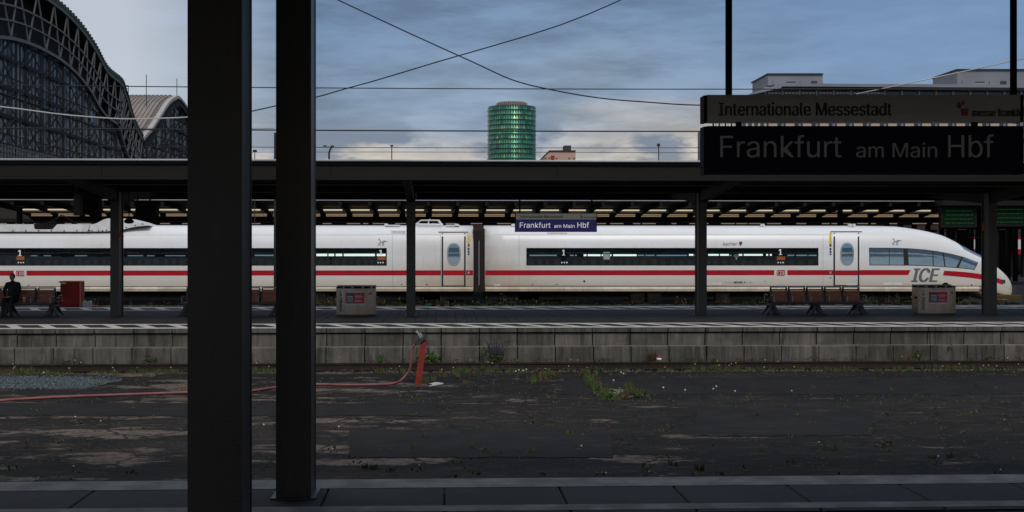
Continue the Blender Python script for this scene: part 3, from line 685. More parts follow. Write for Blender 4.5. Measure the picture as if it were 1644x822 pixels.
for u, v in [(21 + 20.5 * k, 370.3) for k in range(8)] + [(142, 370), (148, 370.3), (158, 370), (171, 369.5), (203, 365), (217, 362), (229, 359.5)]:
    x, y, z = P(u, v, fy); mb.box(x - .03, x + .03, y - .012, y + .01, z - .03, z + .03)
mb.build('fairing_rivets', M['inkg'], rf_)
prism_px('pantograph_well', [(53, 368.6), (90, 368.6), (94, 359.4), (52, 359.4)], fy + .05, fy + .4, M['under'], train)
pg = MB(); zc = P(70, 365, YC)[2]
for u, v, w, h in ((60, 364, 5, 3), (70, 363, 7, 2), (79, 364.5, 6, 3), (66, 358.5, 20, 1), (80, 357, 9, 1)):
    x, y, z = P(u, v, YC - .3); pg.box(x - w / 62, x + w / 62, y, y + .6, z - h / 62, z + h / 62)
pg.tube([P(75, 360, YC), P(100, 345, YC)], .03).tube([P(100, 345, YC), P(125, 360, YC)], .02)
pg.build('pantograph', M['under'], train)
rg = MB(); q = lambda pts, r=.035: rg.tube([P(u, v, YC - .8) for u, v in pts], r, 5)
q([(668, 362), (669, 359), (676, 353.8), (704, 353.8), (711, 361.5)]); q([(668, 360.5), (711, 361)], .06); q([(688, 353.8), (688, 361)]); q([(704, 353.8), (708.5, 361)], .06); q([(690, 353), (690, 351.5)])
for u in (674, 684, 694, 703): q([(u, 361), (u, 363.5)], .04)
rg.build('roof_equipment', M['roofw'], train)
for u in (620, 733, 824, 1225, 1366, 1371): MB().box(*(lambda p: (p[0] - .09, p[0] + .09, p[1], p[1] + .2, p[2] - .06, p[2] + .07))(P(u, 361.5, YC - .7))).build('roof_fixing', M['roofw'], train)
rd = MB()
for u in (621, 716): rd.box(XA(u, YC), XA(u + 22, YC), YC - .8, YC - .5, P(u, 362.5, YC - .8)[2], P(u, 360.8, YC - .8)[2])
rd.build('roof_duct', M['roofw'], train)

# ================================================================== MIDDLE PLATFORM CANOPY
ca = thing('platform_canopy', 'long dark flat canopy over the middle platform, held by four dark pillars', 'canopy', (0, 36, 0))
ZC0 = P(713, 286, 30.7)[2]; ZC1 = P(713, 256.4, 30.55)[2]
CX0, CX1 = -45, 60
MB().tube([(CX0, 30.55, ZC1 - .03), (CX1, 30.55, ZC1 - .03)], .03, 8).build('gutter', M['gutter'], ca, True)
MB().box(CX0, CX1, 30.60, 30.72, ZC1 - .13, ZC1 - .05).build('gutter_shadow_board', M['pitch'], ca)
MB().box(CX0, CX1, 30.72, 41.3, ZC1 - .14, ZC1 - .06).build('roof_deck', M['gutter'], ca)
x = CX0
while x < CX1:
    MB().box(x + .005, x + 5.995, 30.66, 30.75, ZC0 + .02, ZC1 - .135).build('fascia_panel', M['fascia'], ca); x += 6
MB().box(CX0, CX1, 30.64, 30.80, ZC0 - .05, ZC0 + .015).build('fascia_trim', M['fascia'], ca)
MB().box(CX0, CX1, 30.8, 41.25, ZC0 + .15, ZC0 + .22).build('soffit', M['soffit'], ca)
ZBK = P(713, 320.5, 41.3)[2]
MB().box(CX0, CX1, 41.2, 41.4, ZBK, ZC0 + .3).build('back_beam', M['pitch'], ca)
MB().box(CX0, CX1, 35.9, 36.3, ZC0 - .12, ZC0 + .14).build('centre_beam', M['pitch'], ca)
pl = MB(); pl.tube([(CX0, 33.5, ZC0 - .02), (CX1, 33.5, ZC0 - .02)], .025, 5); pl.build('conduit', M['pillar'], ca)
PY = 35.9
def pillar(u, label):
    xf = XA(u, PY); t = thing('canopy_pillar', label, 'pillar', (xf, PY, 0), 'dark canopy pillars on the middle platform')
    w, dp = .135, .5; ZP = ZC0 + .1
    MB().box(xf - w, xf + w, PY, PY + .035, 0, ZP).build('flange', M['pillar'], t)
    MB().box(xf - w, xf + w, PY + dp - .035, PY + dp, 0, ZP).build('flange', M['pillar'], t)
    MB().box(xf - w + .03, xf + w - .03, PY + .035, PY + dp - .035, 0, ZP).build('web', M['pillar'], t)
    MB().box(xf - w - .05, xf + w + .05, PY - .05, PY + dp + .05, 0, .012).build('base_plate', M['pillar'], t)
    for (ya, yb, s) in ((PY, 31.0, -1), (PY + dp, 41.0, 1)):
        m_ = MB(); zt = ZC0 + .14
        m_.prism([(ya, ZC0 - .42), (ya, zt), (yb, zt), (yb, ZC0 - .02)], xf - .10, xf + .10, 'x'); m_.build('cantilever_arm', M['fascia'], t)
    return t
p0 = pillar(188 - 4, 'dark pillar between the red box and the wide near pillar, with a triangular plate')
pillar(659.5, 'dark pillar just right of the bin with a red poster, left of the carriage door')
pillar(1128, 'dark pillar left of the right-hand bench, under the large near sign edge')
pR = pillar(1594, 'dark pillar right of the right-hand bin, in front of the train nose')
for t, u, v in ((p0, 194.5, 374), (pR, 1579, 364)):
    x, y, z = P(u, v, PY - .01); MB().prism([(x - .09, z - .13), (x + .09, z - .13), (x, z + .17)], y - .012, y).build('warning_plate', M['warn'], t)
# hanging boards, lamps and loudspeakers under the canopy at left
def hang(name, label, cat, pts, Y, dp, rods, m='pitch'):
    t = thing(name, label, cat, P(pts[0][0], pts[0][1], Y)); prism_px('housing', pts, Y, Y + dp, M[m], t)
    r = MB()
    for (u, v) in rods: x, y, z = P(u, v, Y + dp / 2); r.tube([(x, y, z), (x, y, ZC0 + .16)], .03, 6)
    r.build('hanging_rod', M['pillar'], t, kind='stuff'); return t
hang('loudspeaker', 'tall dark loudspeaker box hanging left of the leftmost pillar', 'loudspeaker', [(118, 311), (128.5, 311), (128.5, 346), (118, 346)], 35, .25, [(121.5, 311), (122.5, 311)], 'pillar')
t = hang('departure_display', 'dark rear of a departure display hanging beside the tall loudspeaker', 'display', [(130, 300), (159, 300), (159, 348), (146, 348), (140, 344), (130, 344)], 36, .3, [(135, 301), (154, 301)])
t = hang('departure_display', 'dark departure display housing hanging right of the leftmost pillar', 'display', [(217, 322), (256, 322), (248, 349), (217, 349)], 36, .3, [(221, 322), (241, 322)])
def dome(u, v, label):
    x, y, z = P(u, v, 35.5); t = thing('dome_lamp', label, 'lamp', (x, y, z), 'round lamps under the canopy')
    MB().lathe([(.02, z + .10), (.08, z + .09), (.14, z + .04), (.15, z), (.12, z - .04), (.03, z - .06)], x, y, 16).build('shade', M['pitch'], t, True)
    MB().tube([(x, y, z + .08), (x, y, ZC0 + .16)], .015, 6).build('stem', M['pitch'], t)
dome(147, 352, 'dark round lamp hanging in front of the roof fairing, left of the leftmost pillar')
dome(207, 356, 'dark round lamp hanging just right of the leftmost pillar')

# ------------------------------------------------ station name signs
def station_sign(label, Y, u0, u1, g0, g1, b0, b1, mats, rods, rodtop, rr, scale, du):
    """scale: pixels per far-sign pixel; du: left text origin"""
    t = thing('station_sign', label, 'sign', P((u0 + u1) / 2, b1, Y), 'station name signs')
    mg, mbm, ml, mi = mats; dp = .12
    gp = prism_px('grey_panel', [(u0, g1), (u1, g1), (u1, g0), (u0, g0)], Y, Y + dp, M[mg], t)
    bp = prism_px('blue_panel', [(u0, b1), (u1, b1), (u1, b0), (u0, b0)], Y, Y + dp, M[mbm], t)
    k = scale
    for a, b in ((g0, g1), (b0, b1)):
        prism_px('end_cap', [(u0 - 1.3 * k, b + .1 * k), (u0 + .05 * k, b + .1 * k), (u0 + .05 * k, a + .2 * k), (u0 - 1.3 * k, a + .2 * k)], Y - .01, Y + dp + .01, M['pitch'], t)
        prism_px('end_cap', [(u1, b), (u1 + 1.0 * k, b), (u1 + 1.0 * k, a), (u1, a)], Y - .01, Y + dp + .01, M['pitch'], t)
    fg = lambda u, v: P(u, v, Y - .004)
    hg = g1 - g0; hb = b1 - b0
    put_text('lettering', 'Internationale Messestadt', t, M['ink'], du, du + 70.3 * k, g0 + .28 * hg, g0 + .77 * hg, fg, bold=.26 * k, res=4)
    put_text('lettering', 'messe frankfurt', t, M['ink'], du + 103.2 * k, du + 126 * k - (2 * k if k < 2 else 0), g0 + .50 * hg, g0 + .80 * hg, fg, bold=.09 * k, res=3)
    bl_ = b0 + .655 * hb
    put_text('lettering', 'Frankfurt', t, M[ml], du + 2.2 * k / 3.95, du + 2.2 * k / 3.95 + 49.2 * k, b0 + .19 * hb, bl_, fg, bold=(.1 * k if k > 2 else 0), res=4)
    put_text('lettering', 'am Main', t, M[ml], du + 55.8 * k, du + 88.6 * k, b0 + .345 * hb, bl_, fg, bold=(.1 * k if k > 2 else 0), res=4)
    put_text('lettering', 'Hbf', t, M[ml], du + 93.1 * k, du + 111.6 * k, b0 + .175 * hb, bl_, fg, bold=(.1 * k if k > 2 else 0), res=4)
    lo = lambda pts, m: MB().add([fg(u, v) for u, v in pts], [tuple(range(len(pts)))]).build('logo', M[m], t)
    c = du + 98.6 * k
    lo([(c, g0 + .50 * hg), (c + 2.8 * k, g0 + .50 * hg), (c + 2.8 * k, g0 + .77 * hg), (c, g0 + .77 * hg)], 'mred')
    lo([(c - 2.0 * k, g0 + .42 * hg), (c - 1.1 * k, g0 + .27 * hg), (c + .3 * k, g0 + .36 * hg), (c - .6 * k, g0 + .51 * hg)], 'mblue')
    lo([(c + .2 * k, g0 + .30 * hg), (c + .8 * k, g0 + .19 * hg), (c + 1.6 * k, g0 + .27 * hg), (c + 1.0 * k, g0 + .38 * hg)], 'mred')
    for u in rods:
        x, y, z = P(u, g0 + .02 * hg, Y + dp / 2); MB().tube([(x, y, z), (x, y, rodtop)], rr, 8).build('hanging_rod', M['pitch'], t)
    for u in (u0 + (u1 - u0) * .1, u0 + (u1 - u0) * .85):
        x, y, z = P(u, g1, Y + dp / 2); z2 = P(u, b0, Y + dp / 2)[2]; MB().box(x - .02, x + .02, y - .02, y + .02, z2 - .01, z + .01).build('joining_bracket', M['pitch'], t)
    return t
station_sign('small blue station name sign hanging over the middle platform before the train', 35.6, 828.3, 957.3, 342.8, 352.3, 353.2, 372.4,
             ('ngrey', 'blue', 'litlet', 'ink'), (834.6, 950.2), ZC0 + .1, .025, 1.0, 834.0)
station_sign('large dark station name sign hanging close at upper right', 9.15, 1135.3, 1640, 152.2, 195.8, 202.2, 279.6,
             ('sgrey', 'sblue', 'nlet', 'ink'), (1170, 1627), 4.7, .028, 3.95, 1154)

# ================================================================== NEAR PILLARS, NEAR CANOPY
def near_pillar(u0, u1, us, Y, label):
    x0, x1 = XA(u0, Y), XA(u1, Y); dp = Y * ((x1 / XA(us, Y)) - 1) if True else .3
    # depth from where the right side's far corner is seen
    yb = x1 / tan(PHI + atan((us - U0) / F)); t = thing('steel_pillar', label, 'pillar', ((x0 + x1) / 2, (Y + yb) / 2, 0))
    ZP = 4.7
    MB().bbox(x0, x1, Y, Y + .03, 0, ZP, .004).build('front_flange', M['npillar'], t)
    MB().box(x0 + .004, x1 - .006, Y + .031, yb - .031, 0, ZP).build('core', M['npillar'], t)
    MB().bbox(x0, x1, yb - .03, yb, 0, ZP, .004).build('back_flange', M['npillar'], t)
    MB().box(x0 - .04, x1 + .04, Y - .04, yb + .04, 0, .015).build('base_plate', M['npillar'], t)
    return t
near_pillar(301, 388.5, 404.5, 8.4, 'wide dark steel pillar standing close, left one of the two near pillars')
near_pillar(443, 499.5, 507.3, 9.6, 'narrower dark steel pillar standing close, right one of the two near pillars')
cn = thing('near_canopy', 'dark canopy roof overhead above the near platform and its pillars', 'canopy', (0, 1, 4.7))
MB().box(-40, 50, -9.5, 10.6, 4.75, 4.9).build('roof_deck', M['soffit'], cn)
MB().box(-40, 50, 10.4, 10.62, 4.55, 4.95).build('fascia_panel', M['fascia'], cn)
MB().box(-40, 50, 9.0, 9.4, 4.5, 4.75).build('beam', M['pitch'], cn)
# ================================================================== FAR CANOPY BEHIND THE TRAIN
cc = thing('far_canopy', 'far curved canopy with ribs and warm lamp strips above the train roof', 'canopy', (0, 68, 0))
fx0, fx1 = XA(-30, 64), XA(1511, 70)
yA, yB2 = 64.0, 72.0; zA = P(713, 322.5, yA)[2]; zBm = P(713, 350, yB2)[2]
def cz(Y): t = (Y - yA) / (yB2 - yA); return zBm + (zA - zBm) * math.sqrt(max(0, 1 - t * t * .98))
ys = [yA + (yB2 - yA) * i / 10 for i in range(11)]
MB().box(fx0, fx1 + 2, yA - .08, yA, zA + .01, zA + .045).build('gutter', M['gutter'], cc)
rib = MB()
for i in range(10):
    a, b = ys[i], ys[i + 1]
    rib.add([(-.09, a, cz(a) - .0), (.09, a, cz(a)), (.09, b, cz(b)), (-.09, b, cz(b)), (-.09, a, cz(a) - .26), (.09, a, cz(a) - .26), (.09, b, cz(b) - .26), (-.09, b, cz(b) - .26)],
            [(4, 5, 6, 7), (0, 4, 7, 3), (1, 2, 6, 5)])
rib.box(-.09, .09, yA, yA + .02, zA - .26, zA)
ry = None; pitch = 1.625; xs_r = []; x = XA(690, 70) - pitch * 26
while x < fx1:
    if x > fx0: xs_r.append(x)
    x += pitch
tubem = MB().box(.16, 1.28, 69.2, 69.3, P(713, 338.3, 69.2)[2], P(713, 336.2, 69.2)[2])
panem = MB().box(.14, 1.52, 69.5, 69.53, P(713, 341.5, 69.5)[2], P(713, 335.6, 69.5)[2])
sillm = MB().box(.12, 1.36, 71.2, 71.3, P(713, 347.6, 71.2)[2], P(713, 343.4, 71.2)[2])  # sill glows by itself, in place of lamplight falling on it
objs = [rib.build('rib', M['pitch'], cc), tubem.build('lamp_tube', M['lamp'], cc), panem.build('lamp_glass', M['teal'], cc), sillm.build('lamp_sill', M['lampd'], cc)]
for o in objs: o.location = (xs_r[0], 0, 0)
for x in xs_r[1:]:
    for o in objs:
        piece(o, cc, x - xs_r[0], 0, 0)
sh = MB(); vs = []
for Y in ys: vs += [(fx0, Y, cz(Y) + .02), (fx1 + 2, Y, cz(Y) + .02)]
sh.add(vs, [(2 * i, 2 * i + 1, 2 * i + 3, 2 * i + 2) for i in range(10)])
sh.build('roof_sheet', mat('canopy_sheet_brown', (.11, .08, .055), .8), cc)
MB().box(fx0, fx1 + 2, 72.0, 72.3, P(713, 356.5, 72)[2], zBm + .2).build('beam', M['pitch'], cc)
MB().box(fx0, fx1, 71.0, 71.05, P(713, 345.9, 71)[2], P(713, 345.3, 71)[2]).build('cable', M['pitch'], cc)
for u in (30, 250, 470, 690, 910, 1130, 1350, 1530):
    x = XA(u, 68); MB().box(x - .12, x + .12, 68, 68.3, -.05, cz(68) - .2).build('post', M['pitch'], cc)
dsh = MB(); random.seed(3)
u = 0
while u < 1500:
    w = random.uniform(6, 24); dsh.box(XA(u, 84), XA(u + w, 84), 84, 84.1, P(u, 359.6, 84)[2], P(u, 358.2, 84)[2]); u += w + random.uniform(2, 26)
fd = thing('distant_canopy', 'dark distant canopy with a broken row of pale lamps just above the train roof', 'canopy', (0, 84, 0))
dsh.build('lamp_row', M['lampd'], fd, kind='stuff'); MB().box(-45, 75, 83, 92, P(713, 357.5, 84)[2], P(713, 352, 84)[2]).build('roof_deck', M['pitch'], fd)
for u in range(1425, 1660, 22): x = XA(u, 86); MB().box(x - .15, x + .15, 86, 86.3, -.2, P(713, 357, 84)[2]).build('post', M['pitch'], fd)
struct('far_platform', MB().box(-45, 75, 62.7, 74, -1.04, -.05).box(-45, 75, 82, 93, -1.04, -.05), M['slab'])
wh = thing('goods_building', 'long dark low brick building closing the yard behind the far canopies', 'building', (0, 112, 0))
MB().box(-90, 110, 112, 120, -1, 8.2).build('wall', M['brick'], wh)
# departure boards at right
def board(u0, u1, v0, v1, label, lines):
    Y = 63.3; t = thing('departure_board', label, 'display', P((u0 + u1) / 2, v1, Y), 'green departure boards')
    prism_px('housing', [(u0 - 3, v1 + 3.5), (u1 + 3, v1 + 3.5), (u1 + 3, v0 - 3), (u0 - 3, v0 - 3)], Y, Y + .3, M['pitch'], t)
    rect(MB(), u0, u1, v0, v1, lambda u, v: P(u, v, Y - .005)).build('screen', M['screen'], t)
    r = MB()
    for k in range(lines):
        v = v0 + (v1 - v0) * (k + .5) / lines; u = u0 + 3 + random.random() * 3
        while u < u1 - 4:
            w = random.uniform(1, 4); rect(r, u, min(u + w, u1 - 1), v - .7, v + .5, lambda a, b: P(a, b, Y - .012)); u += w + random.uniform(.6, 1.8)
    r.build('screen_text', M['scrtext'], t, kind='stuff')
    x, y, z = P((u0 + u1) / 2, v0 - 3, Y); MB().box(x - .5, x - .42, Y + .1, Y + .2, z - .1, z + 1.2).box(x + .42, x + .5, Y + .1, Y + .2, z - .1, z + 1.2).build('hanging_rod', M['pitch'], t)
board(1513.5, 1565.5, 335.5, 361.5, 'green lit departure board above the train nose, left of the right pillar', 4)
board(1593.5, 1646, 333, 360, 'green lit departure board at the right edge, right of the right pillar', 4)
# dark canopy edge right of the curved canopy
ce = thing('canopy_end', 'dark flat canopy end above the departure boards at the right', 'canopy', (XA(1560, 63), 63, 0))
MB().box(XA(1512, 63), 60, 62.8, 74, P(1560, 330, 63)[2], P(1560, 318, 63)[2]).build('roof_deck', M['pitch'], ce)
MB().box(XA(1512, 73.8), 60, 73.8, 74, P(1560, 368, 74)[2], P(1560, 330, 63)[2]).build('back_panel', M['pitch'], ce)
# red and white regional train seen past the nose
rt = thing('regional_train', 'distant red and white regional train glimpsed beyond the train nose', 'train', (XA(1560, 96), 96, -.8))
rx0, rx1 = XA(1400, 96), XA(1700, 96)
zt_ = lambda v: P(1560, v, 96)[2]
MB().box(rx0, rx1, 96.03, 98.8, -.6, zt_(381)).build('body', M['red'], rt)
MB().box(rx0, rx1, 96.0, 96.03, zt_(400), zt_(384.5)).build('white_band', M['roofw'], rt)
MB().box(rx0, rx1, 95.96, 96.02, -.6, zt_(408)).build('lower_body', M['under'], rt)  # black panel standing in for the shade over the lower half
wn = MB(); x = rx0
while x < rx1: wn.box(x, x + .9, 95.98, 96.0, zt_(396), zt_(388)); x += 3.4
wn.build('windows', M['stgrey'], rt)
for u0, u1, lab in ((1536, 1552, 'dark platform kiosk seen beyond the train nose'), (1440, 1500, 'long dark platform shelter seen above the train cab'), (1604, 1615, 'dark narrow cabinet beyond the right pillar')):
    t = thing('kiosk', lab, 'kiosk', (XA(u0, 75), 75, 0)); MB().box(XA(u0, 75), XA(u1, 75), 75, 76.5, -.05, P(u0, 372, 75)[2]).build('wall', M['brick'], t)
    MB().box(XA(u0, 75) - .1, XA(u1, 75) + .1, 74.8, 76.7, P(u0, 372, 75)[2], P(u0, 369, 75)[2]).build('roof', M['pitch'], t)
PL = {1512: 'leftmost thin dark post beyond the train nose, under the left departure board', 1524: 'second thin dark post beyond the train nose, left of the kiosk', 1561: 'thin dark post just right of the kiosk beyond the train nose',
      1571: 'thin dark post beyond the train nose, close to the right pillar', 1620: 'thin dark post right of the right pillar, under the right departure board', 1632: 'rightmost thin dark post at the right edge beyond the tracks'}
for u in (1512, 1524, 1561, 1571, 1620, 1632):
    tag(MB().box(XA(u, 74), XA(u + 5, 74), 74.2, 74.5, -.05, 4.6).build('steel_post', M['pitch']), PL[u], 'post', 'dark posts beyond the train nose')
put_text('lettering', 'Frankfurt a. Main', rt, M['stgrey'], 1554, 1575, 379.5, 382, lambda u, v: P(u, v, 74.1), res=1)
st = thing('stairway', 'pale steps beyond the right pillar near the train nose', 'stairs', (XA(1607, 72), 72, 0))
for k in range(8): MB().box(XA(1597, 72), XA(1614, 72), 72 + k * .28, 72.25 + k * .28, -.05, P(1607, 452 - k * 6, 72)[2] + .02).build('step', M['conc'] if k % 2 else M['under'], st)
pr = thing('buffer_beam', 'yellow beam low behind the right pillar beyond the platform edge', 'beam', P(1610, 480, 46))
MB().box(XA(1598, 46), XA(1640, 46), 46, 46.3, P(1610, 480, 46)[2], P(1610, 474, 46)[2]).build('beam', M['yellowd'], pr)
MB().box(XA(1600, 46), XA(1603, 46), 46.1, 46.2, -.95, P(1610, 480, 46)[2]).build('post', M['under'], pr)

# ================================================================== BENCHES
def make_bench(label):
    t = thing('bench', label, 'bench', (0, 36.3, 0), 'double sided slatted benches on the middle platform')
    oy = 36.3; n, pt, w = 5, .582, .50; L_ = n * pt
    for s in (-1, 1):
        MB().box(-L_ / 2, L_ / 2, oy + s * .22 - .03, oy + s * .22 + .03, .34, .40).build('seat_rail', M['iron'], t)
        MB().box(-L_ / 2 - .05, L_ / 2 + .02, oy + s * .60 - .015, oy + s * .60 + .015, .385, .425).build('seat_edge', M['iron'], t)
        for i in range(n):
            xc = -L_ / 2 + (i + .5) * pt
            fr = MB(); yb, yt = oy + s * .17, oy + s * .035
            for dx in (-w / 2, w / 2): fr.bar((xc + dx, yb, .38), (xc + dx, yt, .85), .028)
            fr.box(xc - w / 2, xc + w / 2, yb - .012, yb + .012, .375, .40)
            bk = fr.build('backrest', M['iron'], t)
            MB().box(xc - w / 2 - .01, xc + w / 2 + .01, yt - .025, yt + .025, .845, .885).build('top_rail', M['railm'], bk)
            sx = MB()
            for k in range(7):
                z = .43 + k * .058; y = yb + (yt - yb) * (z - .38) / .47
                q = MB().box(xc - w / 2 + .018, xc + w / 2 - .018, y - .012 + s * .004, y + .012 + s * .004, z - .022, z + .022)
                if s == -1: q.build('slat', M['wood'], bk)
                else: sx.box(xc - w / 2 + .018, xc + w / 2 - .018, y - .012, y + .012, z - .022, z + .022)
            if s == 1: sx.build('slats', M['wood'], bk, kind='stuff')
            se = MB()
            for k in range(6):
                y = oy + s * (.21 + k * .068); se.box(xc - w / 2, xc + w / 2, y - .025, y + .025, .405, .43)
            se.build('seat', M['iron'], t)
        for i in range(n + 1):
            xa = -L_ / 2 + i * pt
            ar = MB(); ar.tube([(xa, oy + s * .55, .40), (xa, oy + s * .56, .60), (xa, oy + s * .50, .625), (xa, oy + s * .20, .60)], .014, 6); ar.build('armrest', M['railm'], t)
    for xc in (-L_ / 2 + .06, 0.02, L_ / 2 - .06):
        lg = MB()
        for s in (-1, 1):
            lg.prism([(oy + s * .02, .34), (oy + s * .18, .34), (oy + s * .36, .04), (oy + s * .40, .0), (oy + s * .30, .0), (oy + s * .18, .14), (oy, .22)], xc - .03, xc + .03, 'x')
            lg.prism([(xc - .07, .33), (xc + .07, .33), (xc + .12, .20), (xc + .23, .05), (xc + .29, .0), (xc + .19, .0), (xc + .08, .11), (xc, .15), (xc - .08, .11), (xc - .19, .0), (xc - .29, .0), (xc - .23, .05), (xc - .12, .20)], oy + s * .20 - .025, oy + s * .20 + .025)
        lg.build('leg', M['iron'], t)
        MB().box(xc - .10, xc + .10, oy - .2, oy + .2, .30, .345).build('bracket', M['iron'], t)
    return t
b1 = make_bench('complete slatted bench at the right, five seats wide, left of the bin')
b1.location.x = XA(1311, 36.1)
copy_tree(b1, None, (XA(372, 36.1), 36.3, 0), 'slatted bench mostly hidden behind the two wide near pillars')
copy_tree(b1, None, (XA(10, 36.1), 36.3, 0), 'slatted bench at the left edge with a seated person and a paper cup')

# ================================================================== LITTER BINS
def make_bin(u, label):
    Y = 36.0; xc = XA(u, Y); t = thing('litter_bin', label, 'bin', (xc, Y, 0), 'steel recycling bins on the middle platform')
    w, h, dp = .60, .91, .5
    arc = [(xc - w + 2 * w * i / 16, Y - .17 * (1 - ((i - 8) / 8) ** 2)) for i in range(17)]
    MB().prism(arc + [(xc + w, Y + dp), (xc - w, Y + dp)], .04, h - .06, 'z').build('body', M['steel'], t)
    MB().prism([(xc + (a - xc) * .98, b + .03) for a, b in arc] + [(xc + w * .97, Y + dp - .02), (xc - w * .97, Y + dp - .02)], 0, .04, 'z').build('plinth', M['iron'], t)
    MB().prism([(a, b + .004) for a, b in arc] + [(xc + w, Y + dp), (xc - w, Y + dp)], h - .055, h, 'z').build('lid', M['pitch'], t)
    MB().box(xc - w, xc + w, Y + dp - .2, Y + dp, h, h + .03).build('lid_rim', M['steel'], t)
    def af(a, z, off=.006):                        # a in -1..1 across the curved front
        return (xc + a * w, Y - .17 * (1 - a * a) - off, z)
    for a, m in ((-.72, 'mred'), (-.25, 'mblue'), (.28, 'mblue'), (.72, 'mred')):
        MB().add([af(a + q, z, .01) for q, z in ((-.035, h - .05), (.035, h - .05), (.035, h - .012), (-.035, h - .012))], [(0, 1, 2, 3)]).build('waste_type_mark', M[m], t)
        MB().add([af(a + q, z, .008) for q, z in ((.05, h - .04), (.14, h - .04), (.14, h - .008), (.05, h - .008))], [(0, 1, 2, 3)]).build('slot_lip', M['pgrey'], t)
    def patch(a0, a1, z0, z1, m, nm, off):
        mb = MB(); n = 6
        mb.add([af(a0 + (a1 - a0) * i / n, z, off) for z in (z0, z1) for i in range(n + 1)], [(i, i + 1, n + 2 + i, n + 1 + i) for i in range(n)]); return mb.build(nm, M[m], t)
    patch(-.53, .46, .34, .76, 'pgrey', 'poster_frame', .008)
    patch(-.52, .45, .385, .72, 'poster', 'poster', .014)
    patch(-.46, -.10, .40, .68, 'inkg', 'poster_picture', .018); patch(-.43, -.13, .43, .56, 'pteal', 'poster_picture', .022); patch(-.43, -.13, .58, .62, 'pgrey', 'poster_picture', .022)
    for k, (z, a1) in enumerate(((.64, .30), (.60, .38), (.56, .33), (.48, .26), (.45, .36))): patch(-.04, a1, z - .008, z + .008, 'pgrey' if k % 2 else 'cup', 'poster_text', .018)
    patch(.70, .82, .66, .72, 'poster', 'red_label', .008)
    # the word runs upward along the left of the curved front
    vs, fs = text_geo('Abfall', .012, 4); mb = MB()
    mb.add([af(-.86 + (1 - b) * .15, .14 + a * .42, .012) for a, b in vs], fs); mb.build('lettering', M['ink'], t)
    ar = MB(); ar.tube([af(-.78, z, .012) for z in (.60, .66, .78)], .006, 4).tube([af(-.84, .66, .012), af(-.78, .60, .012), af(-.72, .66, .012)], .006, 4); ar.build('arrow', M['ink'], t)
    MB().box(xc - w - .004, xc - w, Y + .08, Y + .3, .5, .56).build('side_handle', M['pitch'], t)
    for a in (-1, 1): MB().box(xc + a * w - .006, xc + a * w + .006, Y - .004, Y + .02, .04, h).build('corner_trim', M['steel'], t)
    return t
bn = make_bin(571.5, 'steel recycling bin with red poster, left of the middle pillar')
b2 = copy_tree(bn, None, (XA(1504, 36), 36, 0), 'steel recycling bin with a dark bag on top, right of the long bench')
o = MB(); x, y, z = P(1518, 459, 36.2)
o.lathe([(.02, .94), (.09, .94), (.10, .96), (.06, .99), (.02, 1.0), (.01, 1.005)], x, 36.2, 10); tag(o.build('bag', M['cloth'], None, True), 'crumpled dark bag lying on top of the right-hand bin', 'bag')

# ================================================================== RED BOX, CANISTER, CUP, PERSON
t = thing('storage_box', 'tall dark red box with an orange side at the back edge of the middle platform', 'box', P(115, 492, 41.9))
xa_, xb_ = XA(97, 41.7), XA(128, 41.7); zt = P(115, 452.3, 41.7)[2]
MB().box(xa_, xb_, 41.7, 42.25, -.03, zt).build('cabinet', M['boxred'], t)
MB().add([(xb_ + .003, 41.7, -.03), (XA(134.2, 42.2), 42.2, -.03), (XA(134.2, 42.2), 42.2, zt), (xb_ + .003, 41.7, zt)], [(0, 1, 2, 3)]).build('orange_side', M['boxor'], t)
MB().prism([(xa_ - .01, 41.69), (xb_ + .01, 41.69), (XA(134.4, 42.2), 42.2), (xa_ - .01, 42.27)], zt, zt + .025, 'z').build('top_edge', M['boxor'], t)
MB().box(xa_ + .02, xa_ + .19, 41.69, 41.70, zt - .08, zt - .03).build('sticker', M['let'], t)
MB().box(xa_ - .08, xa_ + .01, 41.75, 41.8, zt - .03, zt + .01).build('hinge', M['pitch'], t)
tag(MB().box(XA(87, 42), XA(97, 42), 42.0, 42.3, -.03, .32).build('crate', M['boxred']), 'small low dark red crate left of the tall red box', 'crate')
tag(MB().box(XA(145, 42.2), XA(157, 42.2), 42.0, 42.5, -.03, .02).build('plastic_sheet', M['boxred']), 'flat red plastic piece right of the white canister', 'sheet')
x0, x1 = XA(132.5, 41.6), XA(146, 41.6); cj = thing('canister', 'white plastic canister standing right of the tall red box', 'canister', (x0, 41.6, 0))
zc_ = P(139, 483.2, 41.6)[2]
MB().prism([(x0 + .01, 0), (x1 - .01, 0), (x1, .03), (x1, zc_ - .03), (x1 - .04, zc_), (x1 - .09, zc_), (x1 - .11, zc_ - .02), (x0 + .11, zc_ - .03), (x0 + .09, zc_ - .005), (x0 + .04, zc_), (x0, zc_ - .04), (x0, .03)], 41.58, 41.75).build('tank', M['can'], cj)
MB().lathe([(.03, zc_ - .01), (.03, zc_ + .03)], x0 + .07, 41.66, 10).build('cap', M['can'], cj)
xc = XA(41.5, 36); cu = thing('paper_cup', 'pale paper cup standing on the seat of the left bench', 'cup', (xc, 35.85, .43))
MB().lathe([(.032, .43), (.045, .57), (.047, .575), (.047, .58)], xc, 35.85, 14).build('cup', M['cup'], cu, True)
MB().lathe([(.049, .58), (.049, .59), (.042, .60)], xc, 35.85, 14).build('lid', M['let'], cu, True)

